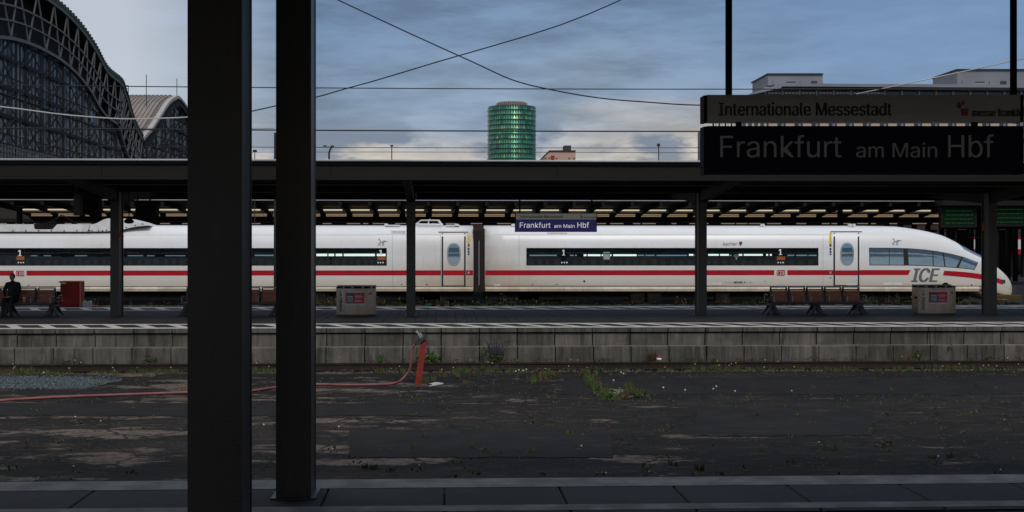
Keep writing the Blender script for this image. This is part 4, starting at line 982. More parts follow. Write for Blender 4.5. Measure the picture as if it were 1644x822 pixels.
def skin_mesh(name, chains, m, parent, sub=2):
    """chains: list of lists of (x,y,z,r); first vertex of later chains may be an int index to branch from"""
    vs = []; ed = []; rad = []; idx = []
    for c in chains:
        prev = None
        for q in c:
            if isinstance(q, int): prev = q; continue
            vs.append(q[:3]); rad.append(q[3]); i = len(vs) - 1
            if prev is not None: ed.append((prev, i))
            prev = i
    o_ = ORG[parent.name]
    me = bpy.data.meshes.new(name); me.from_pydata([(a - o_[0], b - o_[1], c - o_[2]) for a, b, c in vs], ed, []); me.update()
    ob = bpy.data.objects.new(name, me); COL.objects.link(ob)
    md = ob.modifiers.new('skin', 'SKIN')
    if not me.skin_vertices: me.attributes  # layer is created with the modifier
    if not len(me.skin_vertices):
        import bmesh
        bm = bmesh.new(); bm.from_mesh(me); bm.verts.layers.skin.verify(); bm.to_mesh(me); bm.free()
    sv = me.skin_vertices[0].data
    for i, r in enumerate(rad): sv[i].radius = (r, r)
    sv[0].use_root = True
    s2 = ob.modifiers.new('sub', 'SUBSURF'); s2.levels = sub; s2.render_levels = sub
    dg = bpy.context.evaluated_depsgraph_get(); nm = bpy.data.meshes.new_from_object(ob.evaluated_get(dg))
    bpy.data.objects.remove(ob)
    nm.materials.clear(); nm.materials.append(m)
    for p in nm.polygons: p.use_smooth = True
    ob = bpy.data.objects.new(name, nm); COL.objects.link(ob); ob.parent = parent; ORG[ob.name] = o_
    return ob
px_ = XA(20.5, 36.0); py_ = 36.02
pe = thing('person', 'person in black coat sitting on the left bench beside the paper cup', 'person', (px_, py_, .43))
X, Y = px_, py_
ch = [[(X, Y, .53, .15), (X, Y + .02, .68, .145), (X, Y + .01, .84, .16), (X, Y - .01, .98, .15), (X, Y - .03, 1.06, .07), (X, Y - .05, 1.12, .055)],
      [3, (X + .17, Y - .01, .99, .075), (X + .22, Y - .06, .84, .062), (X + .21, Y - .14, .70, .052), (X + .13, Y - .30, .64, .042), (X + .06, Y - .38, .63, .034)],
      [3, (X - .17, Y - .01, .99, .075), (X - .22, Y - .06, .84, .062), (X - .21, Y - .14, .70, .052), (X - .13, Y - .30, .64, .042), (X - .06, Y - .38, .63, .034)],
      [0, (X + .10, Y - .08, .52, .10), (X + .12, Y - .28, .53, .085), (X + .12, Y - .48, .51, .068), (X + .12, Y - .50, .30, .055), (X + .12, Y - .48, .10, .042), (X + .12, Y - .52, .04, .04), (X + .13, Y - .66, .03, .035)],
      [0, (X - .10, Y - .08, .52, .10), (X - .12, Y - .28, .53, .085), (X - .12, Y - .48, .51, .068), (X - .12, Y - .50, .30, .055), (X - .12, Y - .48, .10, .042), (X - .12, Y - .52, .04, .04), (X - .13, Y - .66, .03, .035)]]
skin_mesh('body', ch, M['cloth'], pe)
def ellip(name, c, r, m, parent, zc=None, sub=(16, 10), f=None):
    mb = MB(); n, k = sub; vs = []
    for i in range(k + 1):
        a = -pi / 2 + pi * i / k
        for j in range(n):
            b = 2 * pi * j / n; p = [c[0] + r[0] * cos(a) * cos(b), c[1] + r[1] * cos(a) * sin(b), c[2] + r[2] * sin(a)]
            if f: p = f(p)
            vs.append(p)
    mb.add(vs, [(i * n + j, i * n + (j + 1) % n, (i + 1) * n + (j + 1) % n, (i + 1) * n + j) for i in range(k) for j in range(n)])
    return mb.build(name, m, parent, True)
hd = ellip('head', (X, Y - .07, 1.205), (.074, .09, .112), M['skin'], pe, f=lambda p: [X + (p[0] - X) * (1 - .25 * max(0, (1.19 - p[2]) / .1)), p[1], p[2]])
ellip('hair', (X, Y - .05, 1.235), (.084, .094, .095), M['hair'], pe)
ellip('nose', (X, Y - .163, 1.195), (.011, .016, .02), M['skin'], hd, sub=(8, 6))
for s in (-1, 1):
    ellip('eye', (X + s * .028, Y - .150, 1.215), (.011, .008, .007), M['ink'], hd, sub=(8, 6)); ellip('ear', (X + s * .074, Y - .06, 1.20), (.010, .018, .028), M['skin'], hd, sub=(8, 6))
    hx = X + s * .04; hy = Y - .40; hz = .625
    fch = [[(hx + s * .02, hy + .03, hz, .026), (hx, hy, hz, .030), (hx - s * .012, hy - .03, hz - .004, .026)]]
    for q, (a, l_) in enumerate(((-.021, .06), (-.007, .068), (.007, .064), (.021, .05))):
        fch.append([2, (hx + a, hy - .05, hz - .006, .009), (hx + a, hy - .05 - l_ * .5, hz - .018, .0085), (hx + a - s * .004, hy - .05 - l_ * .75, hz - .036, .0075)])
    fch.append([1, (hx - s * .03, hy - .012, hz + .006, .011), (hx - s * .045, hy - .035, hz + .004, .009)])
    skin_mesh('hand', fch, M['skin'], pe, 1)
MB().add([(X - .02, Y - .152, 1.158), (X + .02, Y - .152, 1.158), (X + .015, Y - .150, 1.152), (X - .015, Y - .150, 1.152)], [(0, 1, 2, 3)]).build('mouth', M['mred'], hd)

# ================================================================== YARD: POST, HOSE, PLATES, PLANTS
def gp(u, v, z=GZ):                                  # ground point under a pixel
    Y = (H - z) * F / (v - V0)
    for _ in range(4): X = XA(u, Y); Y = ((H - z) * F / (v - V0) - X * sin(PHI)) / cos(PHI)
    return (XA(u, Y), Y, z)
g0 = gp(672, 620); hy_ = g0[1]
ps = thing('water_post', 'leaning red steel standpipe post with a hose connected, in the asphalt yard', 'post', g0)
tp = P(680.5, 545, hy_); bpnt = P(671, 619, hy_)
MB().bar(bpnt, tp, .13, .09).build('post', M['postred'], ps)
MB().box(g0[0] - .16, g0[0] + .28, hy_ - .12, hy_ + .12, GZ, GZ + .035).build('foot', M['dirt'], ps)
ha, hb_ = P(667.5, 551, hy_ - .05), P(683.5, 538.5, hy_ - .05)
MB().bar(ha, hb_, .12, .10).build('valve_box', M['iron'], ps)
vl = MB().tube([P(676, 543, hy_ - .1), P(669.5, 532, hy_ - .1)], .018, 6).tube([P(679, 541, hy_ - .1), P(674, 534, hy_ - .1)], .015, 6).tube([P(668, 534, hy_ - .1), P(671, 531, hy_ - .1)], .02, 6)
vl.build('tap', M['railm'], ps)
def hpt(u, v, z=GZ + .03): return gp(u, v, z)
pts = [hpt(-20, 645), hpt(26, 641), hpt(100, 637), hpt(180, 634), hpt(240, 632), hpt(300, 630), hpt(350, 629.5), hpt(404, 627), hpt(430, 623.5), hpt(455, 620), hpt(480, 617.5), hpt(508, 617), hpt(560, 617.8), hpt(600, 617.5), hpt(630, 616)]
x, y, z = hpt(630, 616)
pts += [P(642, 612, hy_ + .05), P(652, 602, hy_ + .03), P(658, 592, hy_), P(660.5, 580, hy_ - .02), P(661, 568, hy_ - .03), P(663, 558, hy_ - .04), P(668, 550.5, hy_ - .05)]
def smooth(pts, k=6):
    pts = [Vector(p) for p in pts]; o = []
    for i in range(len(pts) - 1):
        a, b, c, d_ = pts[max(i - 1, 0)], pts[i], pts[i + 1], pts[min(i + 2, len(pts) - 1)]
        for q in range(k):
            t = q / k; o.append(.5 * ((2 * b) + (c - a) * t + (2 * a - 5 * b + 4 * c - d_) * t * t + (3 * b - a - 3 * c + d_) * t**3))
    return o + [pts[-1]]
tag(MB().tube(smooth(pts), .026, 8).build('hose', M['hose'], None, True), 'pinkish red hose lying across the asphalt and rising to the red post', 'hose')
a, b, c, e = gp(684, 619.5), gp(700, 616), gp(712, 617.5), gp(690, 621.5)
tag(MB().add([(p[0], p[1], GZ + .012) for p in (a, b, c, e)] + [(p[0], p[1], GZ + .035) for p in (a, b, c, e)], [(4, 5, 6, 7), (0, 1, 5, 4), (1, 2, 6, 5), (2, 3, 7, 6), (3, 0, 4, 7)]).build('metal_plate', M['can']), 'flat whitish plate lying beside the foot of the red post', 'plate')
c0, c1, c2, c3 = gp(962, 626), gp(1003, 625), gp(1018, 637), gp(976, 640)
cv = thing('manhole_cover', 'pale square concrete manhole cover among weeds in the yard', 'manhole cover', c0)
MB().add([(p[0], p[1], GZ - .02) for p in (c0, c1, c2, c3)] + [(p[0], p[1], GZ + .015) for p in (c0, c1, c2, c3)], [(4, 5, 6, 7), (0, 1, 5, 4), (1, 2, 6, 5), (2, 3, 7, 6), (3, 0, 4, 7)]).build('slab', M['conc2'], cv)
h0 = gp(985, 630); MB().box(h0[0] - .06, h0[0] + .06, h0[1] - .06, h0[1] + .06, GZ + .016, GZ + .019).build('lifting_hole', M['pitch'], cv)
# crushed glass heap on the left
random.seed(11); gg = MB()
for _ in range(5200):
    t_ = random.random(); v = random.triangular(604, 626, 616); u = random.uniform(-15, 200 - abs(v - 611) * 4.5)
    if u > 150 and random.random() < .5: continue
    x, y, z = gp(u, v); r = random.uniform(.012, .032); a = random.uniform(0, 3)
    hgt = .02 + .05 * max(0, 1 - abs(v - 614) / 11) * min(1, max(0, (200 - u) / 120)); z = GZ + random.uniform(0, hgt)
    gg.add([(x + r * cos(a), y + r * sin(a), z), (x + r * cos(a + 2), y + r * sin(a + 2), z + r * .3), (x + r * cos(a + 4), y + r * sin(a + 4), z), (x, y, z + r)], [(0, 1, 3), (1, 2, 3), (2, 0, 3)])
gb = gg.build('crushed_glass', M['shard'], kind='stuff'); gb['label'] = 'spread of crushed bluish grey glass on the asphalt at left'
x, y, z = P(1056.5, 583, 29.9)
tc_ = thing('drink_can', 'crushed red and white drink can at the foot of the platform wall', 'can', (x, 29.6, -.8))
MB().tube([(x - .05, 29.75, -.73), (x + .05, 29.75, -.72)], .035, 10).build('can', M['mred'], tc_, True); MB().tube([(x - .06, 29.75, -.78), (x + .05, 29.75, -.79)], .035, 10).build('paper', M['let'], tc_, True)

random.seed(15); pbm = MB()
for _ in range(5200):
    u = random.uniform(-30, 1680); v = 596 + 190 * random.random() ** 1.6; x, y, z = gp(u, v); r = random.uniform(.006, .022) * (1 if v < 650 else .7)
    pbm.add([(x - r, y, z), (x, y - r, z), (x + r, y, z), (x, y + r, z), (x + r * .3, y, z + r * .9)], [(0, 1, 4), (1, 2, 4), (2, 3, 4), (3, 0, 4)])
pbm.build('loose_gravel', M['dirt'], kind='stuff')['label'] = 'loose grit scattered over the old asphalt'
def patch_poly(u0, u1, v0, v1, hgt, m):
    pts = []
    for k in range(26): pts.append((u0 + (u1 - u0) * k / 25, v0 + random.uniform(-.8, .8)))
    for k in range(26): pts.append((u1 - (u1 - u0) * k / 25 + random.uniform(-6, 6), v1 + random.uniform(-1.2, 1.2)))
    gpt = [gp(a, b) for a, b in pts]; mb = MB(); n = len(gpt)
    mb.add([(p[0], p[1], GZ - .01) for p in gpt] + [(p[0], p[1], GZ + hgt) for p in gpt], [tuple(range(n, 2 * n))] + [(i, i + n, (i + 1) % n + n, (i + 1) % n) for i in range(n)])
    struct('asphalt_patch', mb, m)
am2 = mat('newer_asphalt', (.011, .011, .012), .92, col2=(.018, .016, .015), ns=2, bump=.7, bs=30, spec=.25, extra=[((.05, .042, .036), 3, (.4, 1.6, 1), .60, .70, .5)])
patch_poly(905, 1700, 607, 634, .010, am2); patch_poly(250, 760, 601, 606, .008, am2); patch_poly(-40, 700, 648, 668, .010, am2); patch_poly(1120, 1400, 655, 700, .010, am2)
patch_poly(-40, 300, 628.5, 632, .006, am2); patch_poly(560, 980, 690, 735, .010, am2)
# vegetation
def blades(mb, x, y, z, h, n, spread, w=.012, lean=.35):
    for _ in range(n):
        a = random.uniform(0, 2 * pi); l = h * random.uniform(.45, 1.0); dx, dy = cos(a) * spread * random.random(), sin(a) * spread * random.random()
        lx, ly = cos(a) * l * lean * random.random(), sin(a) * l * lean * random.random(); bx, by = x + dx, y + dy; ww = w * random.uniform(.6, 1.4)
        mb.add([(bx - ww, by, z), (bx + ww, by, z), (bx + lx * .5 + ww * .7, by + ly * .5, z + l * .6), (bx + lx * .5 - ww * .7, by + ly * .5, z + l * .6), (bx + lx, by + ly, z + l)], [(0, 1, 2, 3), (3, 2, 4)])
def leaves(mb, x, y, z, h, n, r, s=.05):
    for _ in range(n):
        a = random.uniform(0, 2 * pi); rr = r * math.sqrt(random.random()); q = Vector((x + cos(a) * rr, y + sin(a) * rr * .6, z + random.random() * h * (1 - .5 * rr / r)))
        d1 = Vector((random.uniform(-1, 1), random.uniform(-1, 1), random.uniform(-.4, 1))).normalized() * s * random.uniform(.5, 1.2); d2 = d1.cross(Vector((random.uniform(-1, 1), random.uniform(-1, 1), random.uniform(-1, 1)))).normalized() * s * .35
        mb.add([q, q + d1 * .5 + d2, q + d1, q + d1 * .5 - d2], [(0, 1, 2, 3)])
def dots(mb, x, y, z, r):
    mb.add([(x - r, y, z), (x, y - r * .3, z - r), (x + r, y, z), (x, y - r * .3, z + r), (x, y - r, z)], [(0, 1, 4), (1, 2, 4), (2, 3, 4), (3, 0, 4)])
random.seed(21)
g1, g2, g3, gd = MB(), MB(), MB(), MB(); fy_, fw_ = MB(), MB()
for _ in range(2400):                                # strip along the near rail
    u = random.uniform(-20, 1660); Y = random.choice([random.uniform(27.2, 27.56), random.uniform(27.7, 28.6), random.uniform(29.2, 29.9)])
    x = XA(u, Y); z = GZ if Y < 27.6 else -1.02; c = .5 + .5 * sin(x * 1.7) * sin(x * .61 + 1)
    if random.random() > .25 + .75 * c: continue
    h = random.uniform(.04, .15) * (.6 + .8 * c) * (1 if Y < 27.6 else 1.7)
    k = random.random(); mb = g1 if k < .55 else g2 if k < .75 else g3
    blades(mb, x, Y, z, h, random.randint(3, 8), .07)
    if random.random() < .035: dots(fw_, x, Y - .03, z + h * random.uniform(.9, 1.3), random.uniform(.010, .018))
    if random.random() < .012: dots(fy_, x, Y - .03, z + h * 1.1, .02)
for _ in range(420):                                 # at the wall's foot
    x = random.uniform(-14, 19); c = .5 + .5 * sin(x * 2.3 + 2) * sin(x * .8)
    if random.random() > c: continue
    leaves(random.choice([g1, g3]), x, 30.05, -.86, random.uniform(.05, .16), 10, .12, .045)
g1.build('track_weeds', M['grass'], kind='stuff')['label'] = 'low green weeds along the rail'
g2.build('bright_weeds', M['grass2'], kind='stuff')['label'] = 'bright green weeds along the rail'
g3.build('dry_weeds', M['straw'], kind='stuff')['label'] = 'dry brown weeds along the rail'
# tufts over the asphalt
g1, g2, g3 = MB(), MB(), MB()
for _ in range(170):
    u = random.uniform(-20, 1660); v = random.uniform(599, 780); x, y, z = gp(u, v)
    (blades if random.random() < .5 else leaves)(random.choice([g1, g2, g3]), x, y, z, random.uniform(.03, .10), random.randint(5, 12), .10)
    if random.random() < .12: dots(fw_, x, y, z + random.uniform(.05, .12), random.uniform(.010, .018))
for u, v, n in ((968, 632, 30), (985, 640, 26), (1012, 634, 24), (940, 603, 14), (952, 610, 12), (1022, 637, 26), (875, 607, 10), (880, 600, 8), (958, 620, 14), (1010, 628, 14), (690, 612, 6), (725, 605, 6), (860, 612, 8)):
    for _ in range(n):
        x, y, z = gp(u + random.gauss(0, 8), v + random.gauss(0, 1.8)); (blades if random.random() < .45 else leaves)(random.choice([g1, g2, g3]), x, y, z, random.uniform(.05, .22), 11, .07)
for u, v in ((828, 603), (833, 601), (840, 602), (845, 600), (997, 605), (1001, 607), (985, 618), (1145, 632), (1150, 628), (1180, 636), (1065, 630), (70, 605), (480, 600), (1100, 634)):
    x, y, z = gp(u, v); dots(fw_, x, y, z + .10, .022); blades(g1, x, y, z, .1, 4, .03, .006)
g1.build('yard_weeds', M['grass'], kind='stuff')['label'] = 'scattered weeds growing through the asphalt'
g2.build('yard_weeds', M['grass2'], kind='stuff')['label'] = 'bright weeds growing through the asphalt'
g3.build('yard_weeds', M['straw'], kind='stuff')['label'] = 'dry weeds growing through the asphalt'
# tall weeds behind the platform
g1, g2, g3 = MB(), MB(), MB()
for _ in range(3000):
    u = random.uniform(-20, 1660); Y = random.choice([random.uniform(42.6, 43.7), random.uniform(44, 55)]); x = XA(u, Y)
    c = .5 + .5 * sin(x * .5 + 1) * sin(x * .23)
    if Y < 43.8: h = random.uniform(.05, .16); z = -.03
    else: z = -.95; h = random.uniform(.55, .95) * (.6 + .5 * c) + (Y - 44) * .012
    if 420 > u > -20 and random.random() < .7: continue
    k = random.random(); mb = g1 if k < .5 else g2 if k < .6 else g3
    blades(mb, x, Y, z, h, 4, .10, .010, .25)
    if Y > 43.8: leaves(mb, x, Y, z + h * .4, h * .6, 5, .10, .06)
    if random.random() < .10: dots(fy_, x, Y, z + h * .95, random.uniform(.012, .024))
g1.build('tall_weeds', M['grass'], kind='stuff')['label'] = 'tall green weeds between the middle platform and the train'
g2.build('tall_weeds', M['grass2'], kind='stuff')['label'] = 'bright tall weeds between the middle platform and the train'
g3.build('tall_weeds', M['straw'], kind='stuff')['label'] = 'dry tall weeds between the middle platform and the train'
fy_.build('yellow_flowers', M['yflower'], kind='stuff')['label'] = 'small yellow flowers among the weeds'
fw_.build('white_flowers', M['wflower'], kind='stuff')['label'] = 'small white flowers among the weeds'
# individual plants
def plant(u, Y, z, label, fol, mfol, flower=None):
    x = XA(u, Y); t = thing('plant', label, 'plant', (x, Y, z)); mb = MB(); fol(mb, x, Y, z); mb.build('foliage', mfol, t)
    if flower: mb = MB(); flower(mb, x, Y, z); mb.build('flowers', M['pflower'], t)
    return t
def f_viper(mb, x, y, z):
    for k in range(9): a = -.5 + k / 8; mb.tube([(x + a * .1, y, z), (x + a * .55, y - .02, z + .32 + .1 * random.random())], [.012, .006], 4)
    leaves(mb, x, y, z, .26, 90, .22, .09)
def fl_viper(mb, x, y, z):
    for k in range(9):
        a = -.5 + k / 8; hh = .42 + .1 * random.random()
        for q in range(10): dots(mb, x + a * .55 * (.6 + .4 * q / 9) + random.gauss(0, .008), y - .04, z + .22 + (hh - .18) * q / 9, .022)
plant(797.5, 29.85, -.86, 'violet flowering plant growing at the foot of the platform wall', f_viper, M['grass'], fl_viper)
plant(687, 29.9, -.86, 'bright green leafy plant behind the red post', lambda m, x, y, z: (leaves(m, x, y, z, .34, 110, .30, .12)), M['grass2'])
plant(777, 29.95, -.86, 'slim green plant left of the violet flowering plant', lambda m, x, y, z: leaves(m, x, y, z, .5, 50, .08, .07), M['grass'])
plant(611, 29.95, -.86, 'small green plant at the wall foot, left of the red post', lambda m, x, y, z: leaves(m, x, y, z, .28, 40, .10, .07), M['grass2'])
plant(1047, 29.9, -.86, 'dark twiggy shrub beside the crushed can at the wall foot', lambda m, x, y, z: (blades(m, x, y, z, .42, 46, .14, .008, .8), leaves(m, x, y, z, .36, 50, .24, .04)), M['straw'])
plant(1470, 29.9, -.86, 'small green bush at the wall foot near the right', lambda m, x, y, z: leaves(m, x, y, z, .26, 80, .17, .07), M['grass2'])
plant(1455, 29.9, -.86, 'reddish dry spreading plant left of the right-hand bush', lambda m, x, y, z: blades(m, x, y, z, .34, 50, .45, .006, 1), M['straw'])
plant(1529, 30.0, -.5, 'small green plant hanging in a wall joint at the right', lambda m, x, y, z: leaves(m, x, 30.1, z - .1, .18, 26, .05, .05), M['grass2'])
plant(243, 29.9, -.86, 'small bright weed tuft at the wall foot left of the near pillars', lambda m, x, y, z: leaves(m, x, y, z, .22, 60, .18, .08), M['grass2'])
# green jug and striped barrier bar behind the platform
x, y, z = P(689, 490, 42.4)
gj = thing('green_tool', 'small green device on the dirt strip right of the middle pillar', 'tool', (x, y, -.03))
MB().box(x - .11, x + .09, y, y + .15, -.03, .05).build('case', M['greenst'], gj); MB().tube([(x + .02, y + .05, .04), (x + .05, y + .05, .13)], .012, 6).build('handle', M['iron'], gj)
bt = thing('striped_bar', 'yellow and black striped bar lying behind the middle platform', 'bar', (x + .25, y, -.02))
bm1 = P(693, 488.3, 42.4); bm2 = P(736, 491.8, 42.1)
for k in range(6):
    A_ = Vector(bm1).lerp(Vector(bm2), k / 6); B_ = Vector(bm1).lerp(Vector(bm2), (k + .96) / 6); A_.z = B_.z = .0
    MB().bar(A_, B_, .05, .05).build('stripe', M['yellow'] if k % 2 else M['pitch'], bt)

# ================================================================== WIRES AND MASTS
def wire(label, a, b, sag, r, m='wire', n=24, pts=None):
    if pts is None:
        a, b = Vector(a), Vector(b); pts = [a.lerp(b, i / n) - Vector((0, 0, sag * 4 * (i / n) * (1 - i / n))) for i in range(n + 1)]
    tag(MB().tube(pts, r, 6).build('overhead_wire', M[m], None, True), label, 'wire')
Yw = 28.4
wire('upper dark overhead wire running level across the sky', P(-40, 136, Yw), P(1700, 141.5, Yw), .06, .013)
wire('thick dark overhead wire crossing the sky in front of the tower', P(-40, 205, Yw), P(1700, 209.5, Yw), .05, .018)
wire('thin overhead wire below the thick one, low over the canopy', P(-40, 233, 50), P(1700, 234.5, 50), .10, .016)
wire('lowest thin overhead wire just above the canopy edge', P(-40, 246, 50), P(1700, 250, 50), -.1, .012)
wire('slanting dark wire rising to the right between the near pillars', None, None, 0, .014, pts=smooth([P(u, v, 25) for u, v in ((300, 199), (404, 178.5), (460, 166), (509, 155.5), (560, 141), (607, 128), (700, 100), (900, 40), (1040, -20))], 4))
wire('slanting dark wire sagging down toward the large sign', None, None, 0, .014, pts=smooth([P(u, v, 24) for u, v in ((500, -20), (650, 50), (760, 100), (822, 128), (880, 143), (960, 157), (1040, 164), (1130, 169), (1300, 168))], 4))
wire('pale sagging wire in front of the glazed station hall', None, None, 0, .022, 'wirel', pts=smooth([P(u, v, 40) for u, v in ((-40, 167), (26, 174), (90, 182.5), (150, 188), (200, 190.7), (250, 190), (300, 188), (404, 180))], 4))
wire('pale slanting wire above the large sign at upper right', None, None, 0, .016, 'wirel', pts=[P(u, v, 30) for u, v in ((1375, 151), (1485, 128), (1700, 82))])
wire('thin level wire in front of the station hall glazing', P(-40, 206, 60), P(440, 206, 60), .1, .012, 'wire')
def mast(u, v0, v1, Y, label, r=.06, extra=None):
    x, y, z = P(u, v0, Y); t = thing('mast', label, 'mast', (x, y, -1)); MB().tube([(x, y, -1), (x, y, z)], [r * 1.4, r], 8).build('pole', M['wire'], t)
    if extra: extra(t)
    return t
mast(442, 213, 256, 46, 'short dark mast beside the narrower near pillar', .05)
mast(409, 241, 256, 60, 'small mast with an insulator between the two near pillars', .02, lambda t: MB().box(*(lambda p: (p[0] - .10, p[0] + .10, p[1], p[1] + .1, p[2], p[2] + .12))(P(409, 244, 60))).build('insulator', M['wire'], t))
mast(629, 233.5, 256, 120, 'thin pole with a small cap right of the curved street lamp', .05, lambda t: MB().box(*(lambda p: (p[0] - .15, p[0] + .15, p[1], p[1] + .2, p[2], p[2] + .15))(P(629, 235, 120))).build('cap', M['wire'], t))
mast(1057.5, 233, 256, 120, 'thin pole with a small cap right of the peach building', .05, lambda t: MB().box(*(lambda p: (p[0] - .15, p[0] + .15, p[1], p[1] + .2, p[2], p[2] + .3))(P(1057.5, 235, 120))).build('cap', M['wire'], t))
x, y, z = P(529, 256, 130)
sl2 = thing('street_lamp', 'curved double street lamp rising above the canopy right of the near pillars', 'street lamp', (x, 130, -1))
MB().tube([(x, 130, -1)] + smooth([P(528.5, 256, 130), P(528.3, 247, 130), P(530, 240, 130), P(533, 236, 130), P(535, 235, 130)], 4), .10, 6).build('curved_pole', M['wire'], sl2, True)
for u, v in ((533.5, 235), (521.5, 234.7)):
    p = P(u, v, 130); MB().prism([(p[0] - .22, p[2] - .04), (p[0] + .22, p[2] - .04), (p[0] + .14, p[2] + .1), (p[0] - .1, p[2] + .12)], p[1], p[1] + .25).build('lamp_head', M['wire'], sl2)
MB().tube([P(521.5, 234.9, 130), P(533, 234.9, 130)], .02, 4).build('arm', M['wire'], sl2)

# ================================================================== STATION HALLS
XG = -52.0
def hall_curve(px):
    return [PX(u, v, XG)[1:] for u, v in px]
h1 = hall_curve([(192, 129), (198, 145), (203, 159), (210, 185), (218, 205), (226.5, 220)])
# extend hall 1 over its crown to the near side
yk, zk = h1[0]
near = [(103, 12), (106, 19), (112, 25), (120, 30), (130, 33.2), (142, 35), (155, 35.2), (165, 34.2), (173, 32.2), (179, 29.9)]
arch1 = near + [tuple(p) for p in h1]
h2 = hall_curve([(227.6, 221), (234, 213), (241.7, 204.7), (252, 189), (258, 180), (263, 171.5), (268, 164.5), (273.5, 159), (279, 155.7), (285, 154)])
ym = h2[-1][0]; arch2 = [tuple(p) for p in h2] + [(2 * ym - a + 2, b) for a, b in reversed(h2[:-1])]
def offs(arc, d):                                    # shift a curve towards its inside
    o = []
    for i in range(len(arc)):
        a = arc[max(i - 1, 0)]; b = arc[min(i + 1, len(arc) - 1)]; ty, tz = b[0] - a[0], b[1] - a[1]; l = math.hypot(ty, tz)
        o.append((arc[i][0] + tz / l * d, arc[i][1] - ty / l * d))
    return o
def dense(arc, k=4): return [(p.x, p.y) for p in smooth([(a, b, 0) for a, b in arc], k)]
def zat(arc, y):
    for (a, b), (c, e) in zip(arc[:-1], arc[1:]):
        if a <= y <= c and c > a: return b + (e - b) * (y - a) / (c - a)
    return None
def ribbon(mb, a1, a2, x0, x1=None):                 # flat band between two curves at X = x0, or a strip in depth
    n = len(a1)
    if x1 is None: vs = [(x0, *p) for p in a1] + [(x0, *p) for p in a2]
    else: vs = [(x0, *p) for p in a1] + [(x1, *p) for p in a2]
    return mb.add(vs, [(i, i + 1, n + i + 1, n + i) for i in range(n - 1)])
def hall(arc, label, big):
    arc = dense(arc); ya, yb = arc[0][0], arc[-1][0]
    t = thing('station_hall', label, 'building', (XG, (ya + yb) / 2, -1))
    o1 = offs(arc, .7); o2 = offs(arc, 7.5 if big else 1.8)
    mb = MB(); ribbon(mb, arc, o1, XG + .35); ribbon(mb, arc, arc, XG + .35, XG - 1.5); ribbon(mb, o1, o1, XG + .35, XG - 1)
    mb.build('arch_edge', M['hallgreen'] if big else M['hallband'], t)
    mb = MB(); ribbon(mb, o1, o2, XG - 2.2); mb.build('arch_soffit', M['halliron'], t)
    mb = MB()
    for cur, w in ((o1, .30), (offs(arc, 3.6 if big else 1.2), .22), (offs(arc, 5.4 if big else 1.4), .2), (o2, .4)):
        for a, b in zip(cur[:-1], cur[1:]): mb.bar((XG + .3, *a), (XG + .3, *b), w)
    for i in range(0, len(o1) - 2, 2): mb.bar((XG + .3, *o1[i]), (XG + .3, *o2[i + 1]), .12, .3).bar((XG + .3, *o2[i + 1]), (XG + .3, *o1[min(i + 2, len(o1) - 1)]), .12, .3)
    mb.build('arch_truss', M['halliron'] if not big else M['hallrail'], t)
    # roof sheet with standing seams
    mb = MB(); ribbon(mb, arc, arc, XG - .5, XG - 45); mb.build('roof', M['hallroof'] if not big else M['hallgreen'], t)
    sm = MB(); up = offs(arc, -.16); x = XG - 1.2
    for k in range(56 if not big else 20):
        ribbon(sm, arc, up, x); ribbon(sm, up, up, x, x - .10); x -= .8
    sm.build('roof_seams', mat('roof_seam_brown', (.17, .145, .13), .7) if not big else M['hallgreen'], t, kind='stuff')
    # glazed gable
    zb = 12.4; g = MB(); y = ya + 2; st_ = 1.35; cells = []
    while y < yb - 2:
        z0, z1 = zat(o2, y), zat(o2, y + st_)
        if z0 and z1 and min(z0, z1) > zb: g.add([(XG - .3, y + .05, zb), (XG - .3, y + st_ - .05, zb), (XG - .3, y + st_ - .05, z1), (XG - .3, y + .05, z0)], [(0, 1, 2, 3)]); cells.append((y, z0))
        y += st_
    g.build('glazing', M['hallglass'], t, kind='stuff')
    m_ = MB()
    for i, (y, z0) in enumerate(cells): m_.box(XG - .22, XG - .19, y - .09, y + .09, zb, z0 + .3)
    z = zb + 1.1; k = 0
    while z < 34:
        ins = [y for y, z0 in cells if z0 > z]
        if ins: m_.box(XG - .2, XG - .12, min(ins), max(ins) + st_, z - (.08 if k % 3 == 0 else .03), z + (.08 if k % 3 == 0 else .03))
        z += 2.3; k += 1
    m_.build('mullions', M['halliron'], t, kind='stuff')
    # braced window columns
    tr = MB(); y = PX(40, 200, XG)[1] - 8.5 * 4 if big else ya + 3
    pitch_, wdt, ph = (8.5, 5.4, 3.45) if big else (7.0, 6.2, 3.6)
    while y < yb - 3:
        for yy in (y, y + wdt):
            zt = zat(o2, yy)
            if zt and zt > zb + 1: tr.box(XG + .02, XG + .08, yy - .38, yy + .38, zb, zt)
        z = zb + 2.0
        while True:
            zt = min(zat(o2, y) or 0, zat(o2, min(y + wdt, yb)) or 0)
            if z + ph > zt + 1.5: break
            tr.bar((XG + .1, y, z), (XG + .1, y + wdt, z + ph), .04, .34).bar((XG + .14, y, z + ph), (XG + .14, y + wdt, z), .04, .34).bar((XG + .2, y - .2, z), (XG + .2, y + wdt + .2, z), .08, .42)
            if big: tr.bar((XG + .2, y + wdt, z + .1), (XG + .1, y + pitch_, z + .0), .05, .16)
            else:
                tr.bar((XG + .12, y, z + ph / 2), (XG + .12, y + wdt / 2, z + ph), .04, .26).bar((XG + .12, y + wdt / 2, z), (XG + .12, y + wdt, z + ph / 2), .04, .26)
            z += ph
        y += pitch_
    tr.build('window_truss', M['halliron'], t, kind='stuff')
    # gallery with railing at the glazing foot
    gl = MB().box(XG + .2, XG + 1.6, ya + 1, yb - 1, zb - .5, zb)
    y = ya + 1
    while y < yb - 1: gl.box(XG + 1.5, XG + 1.58, y - .12, y + .12, zb, zb + 1.7); y += .9
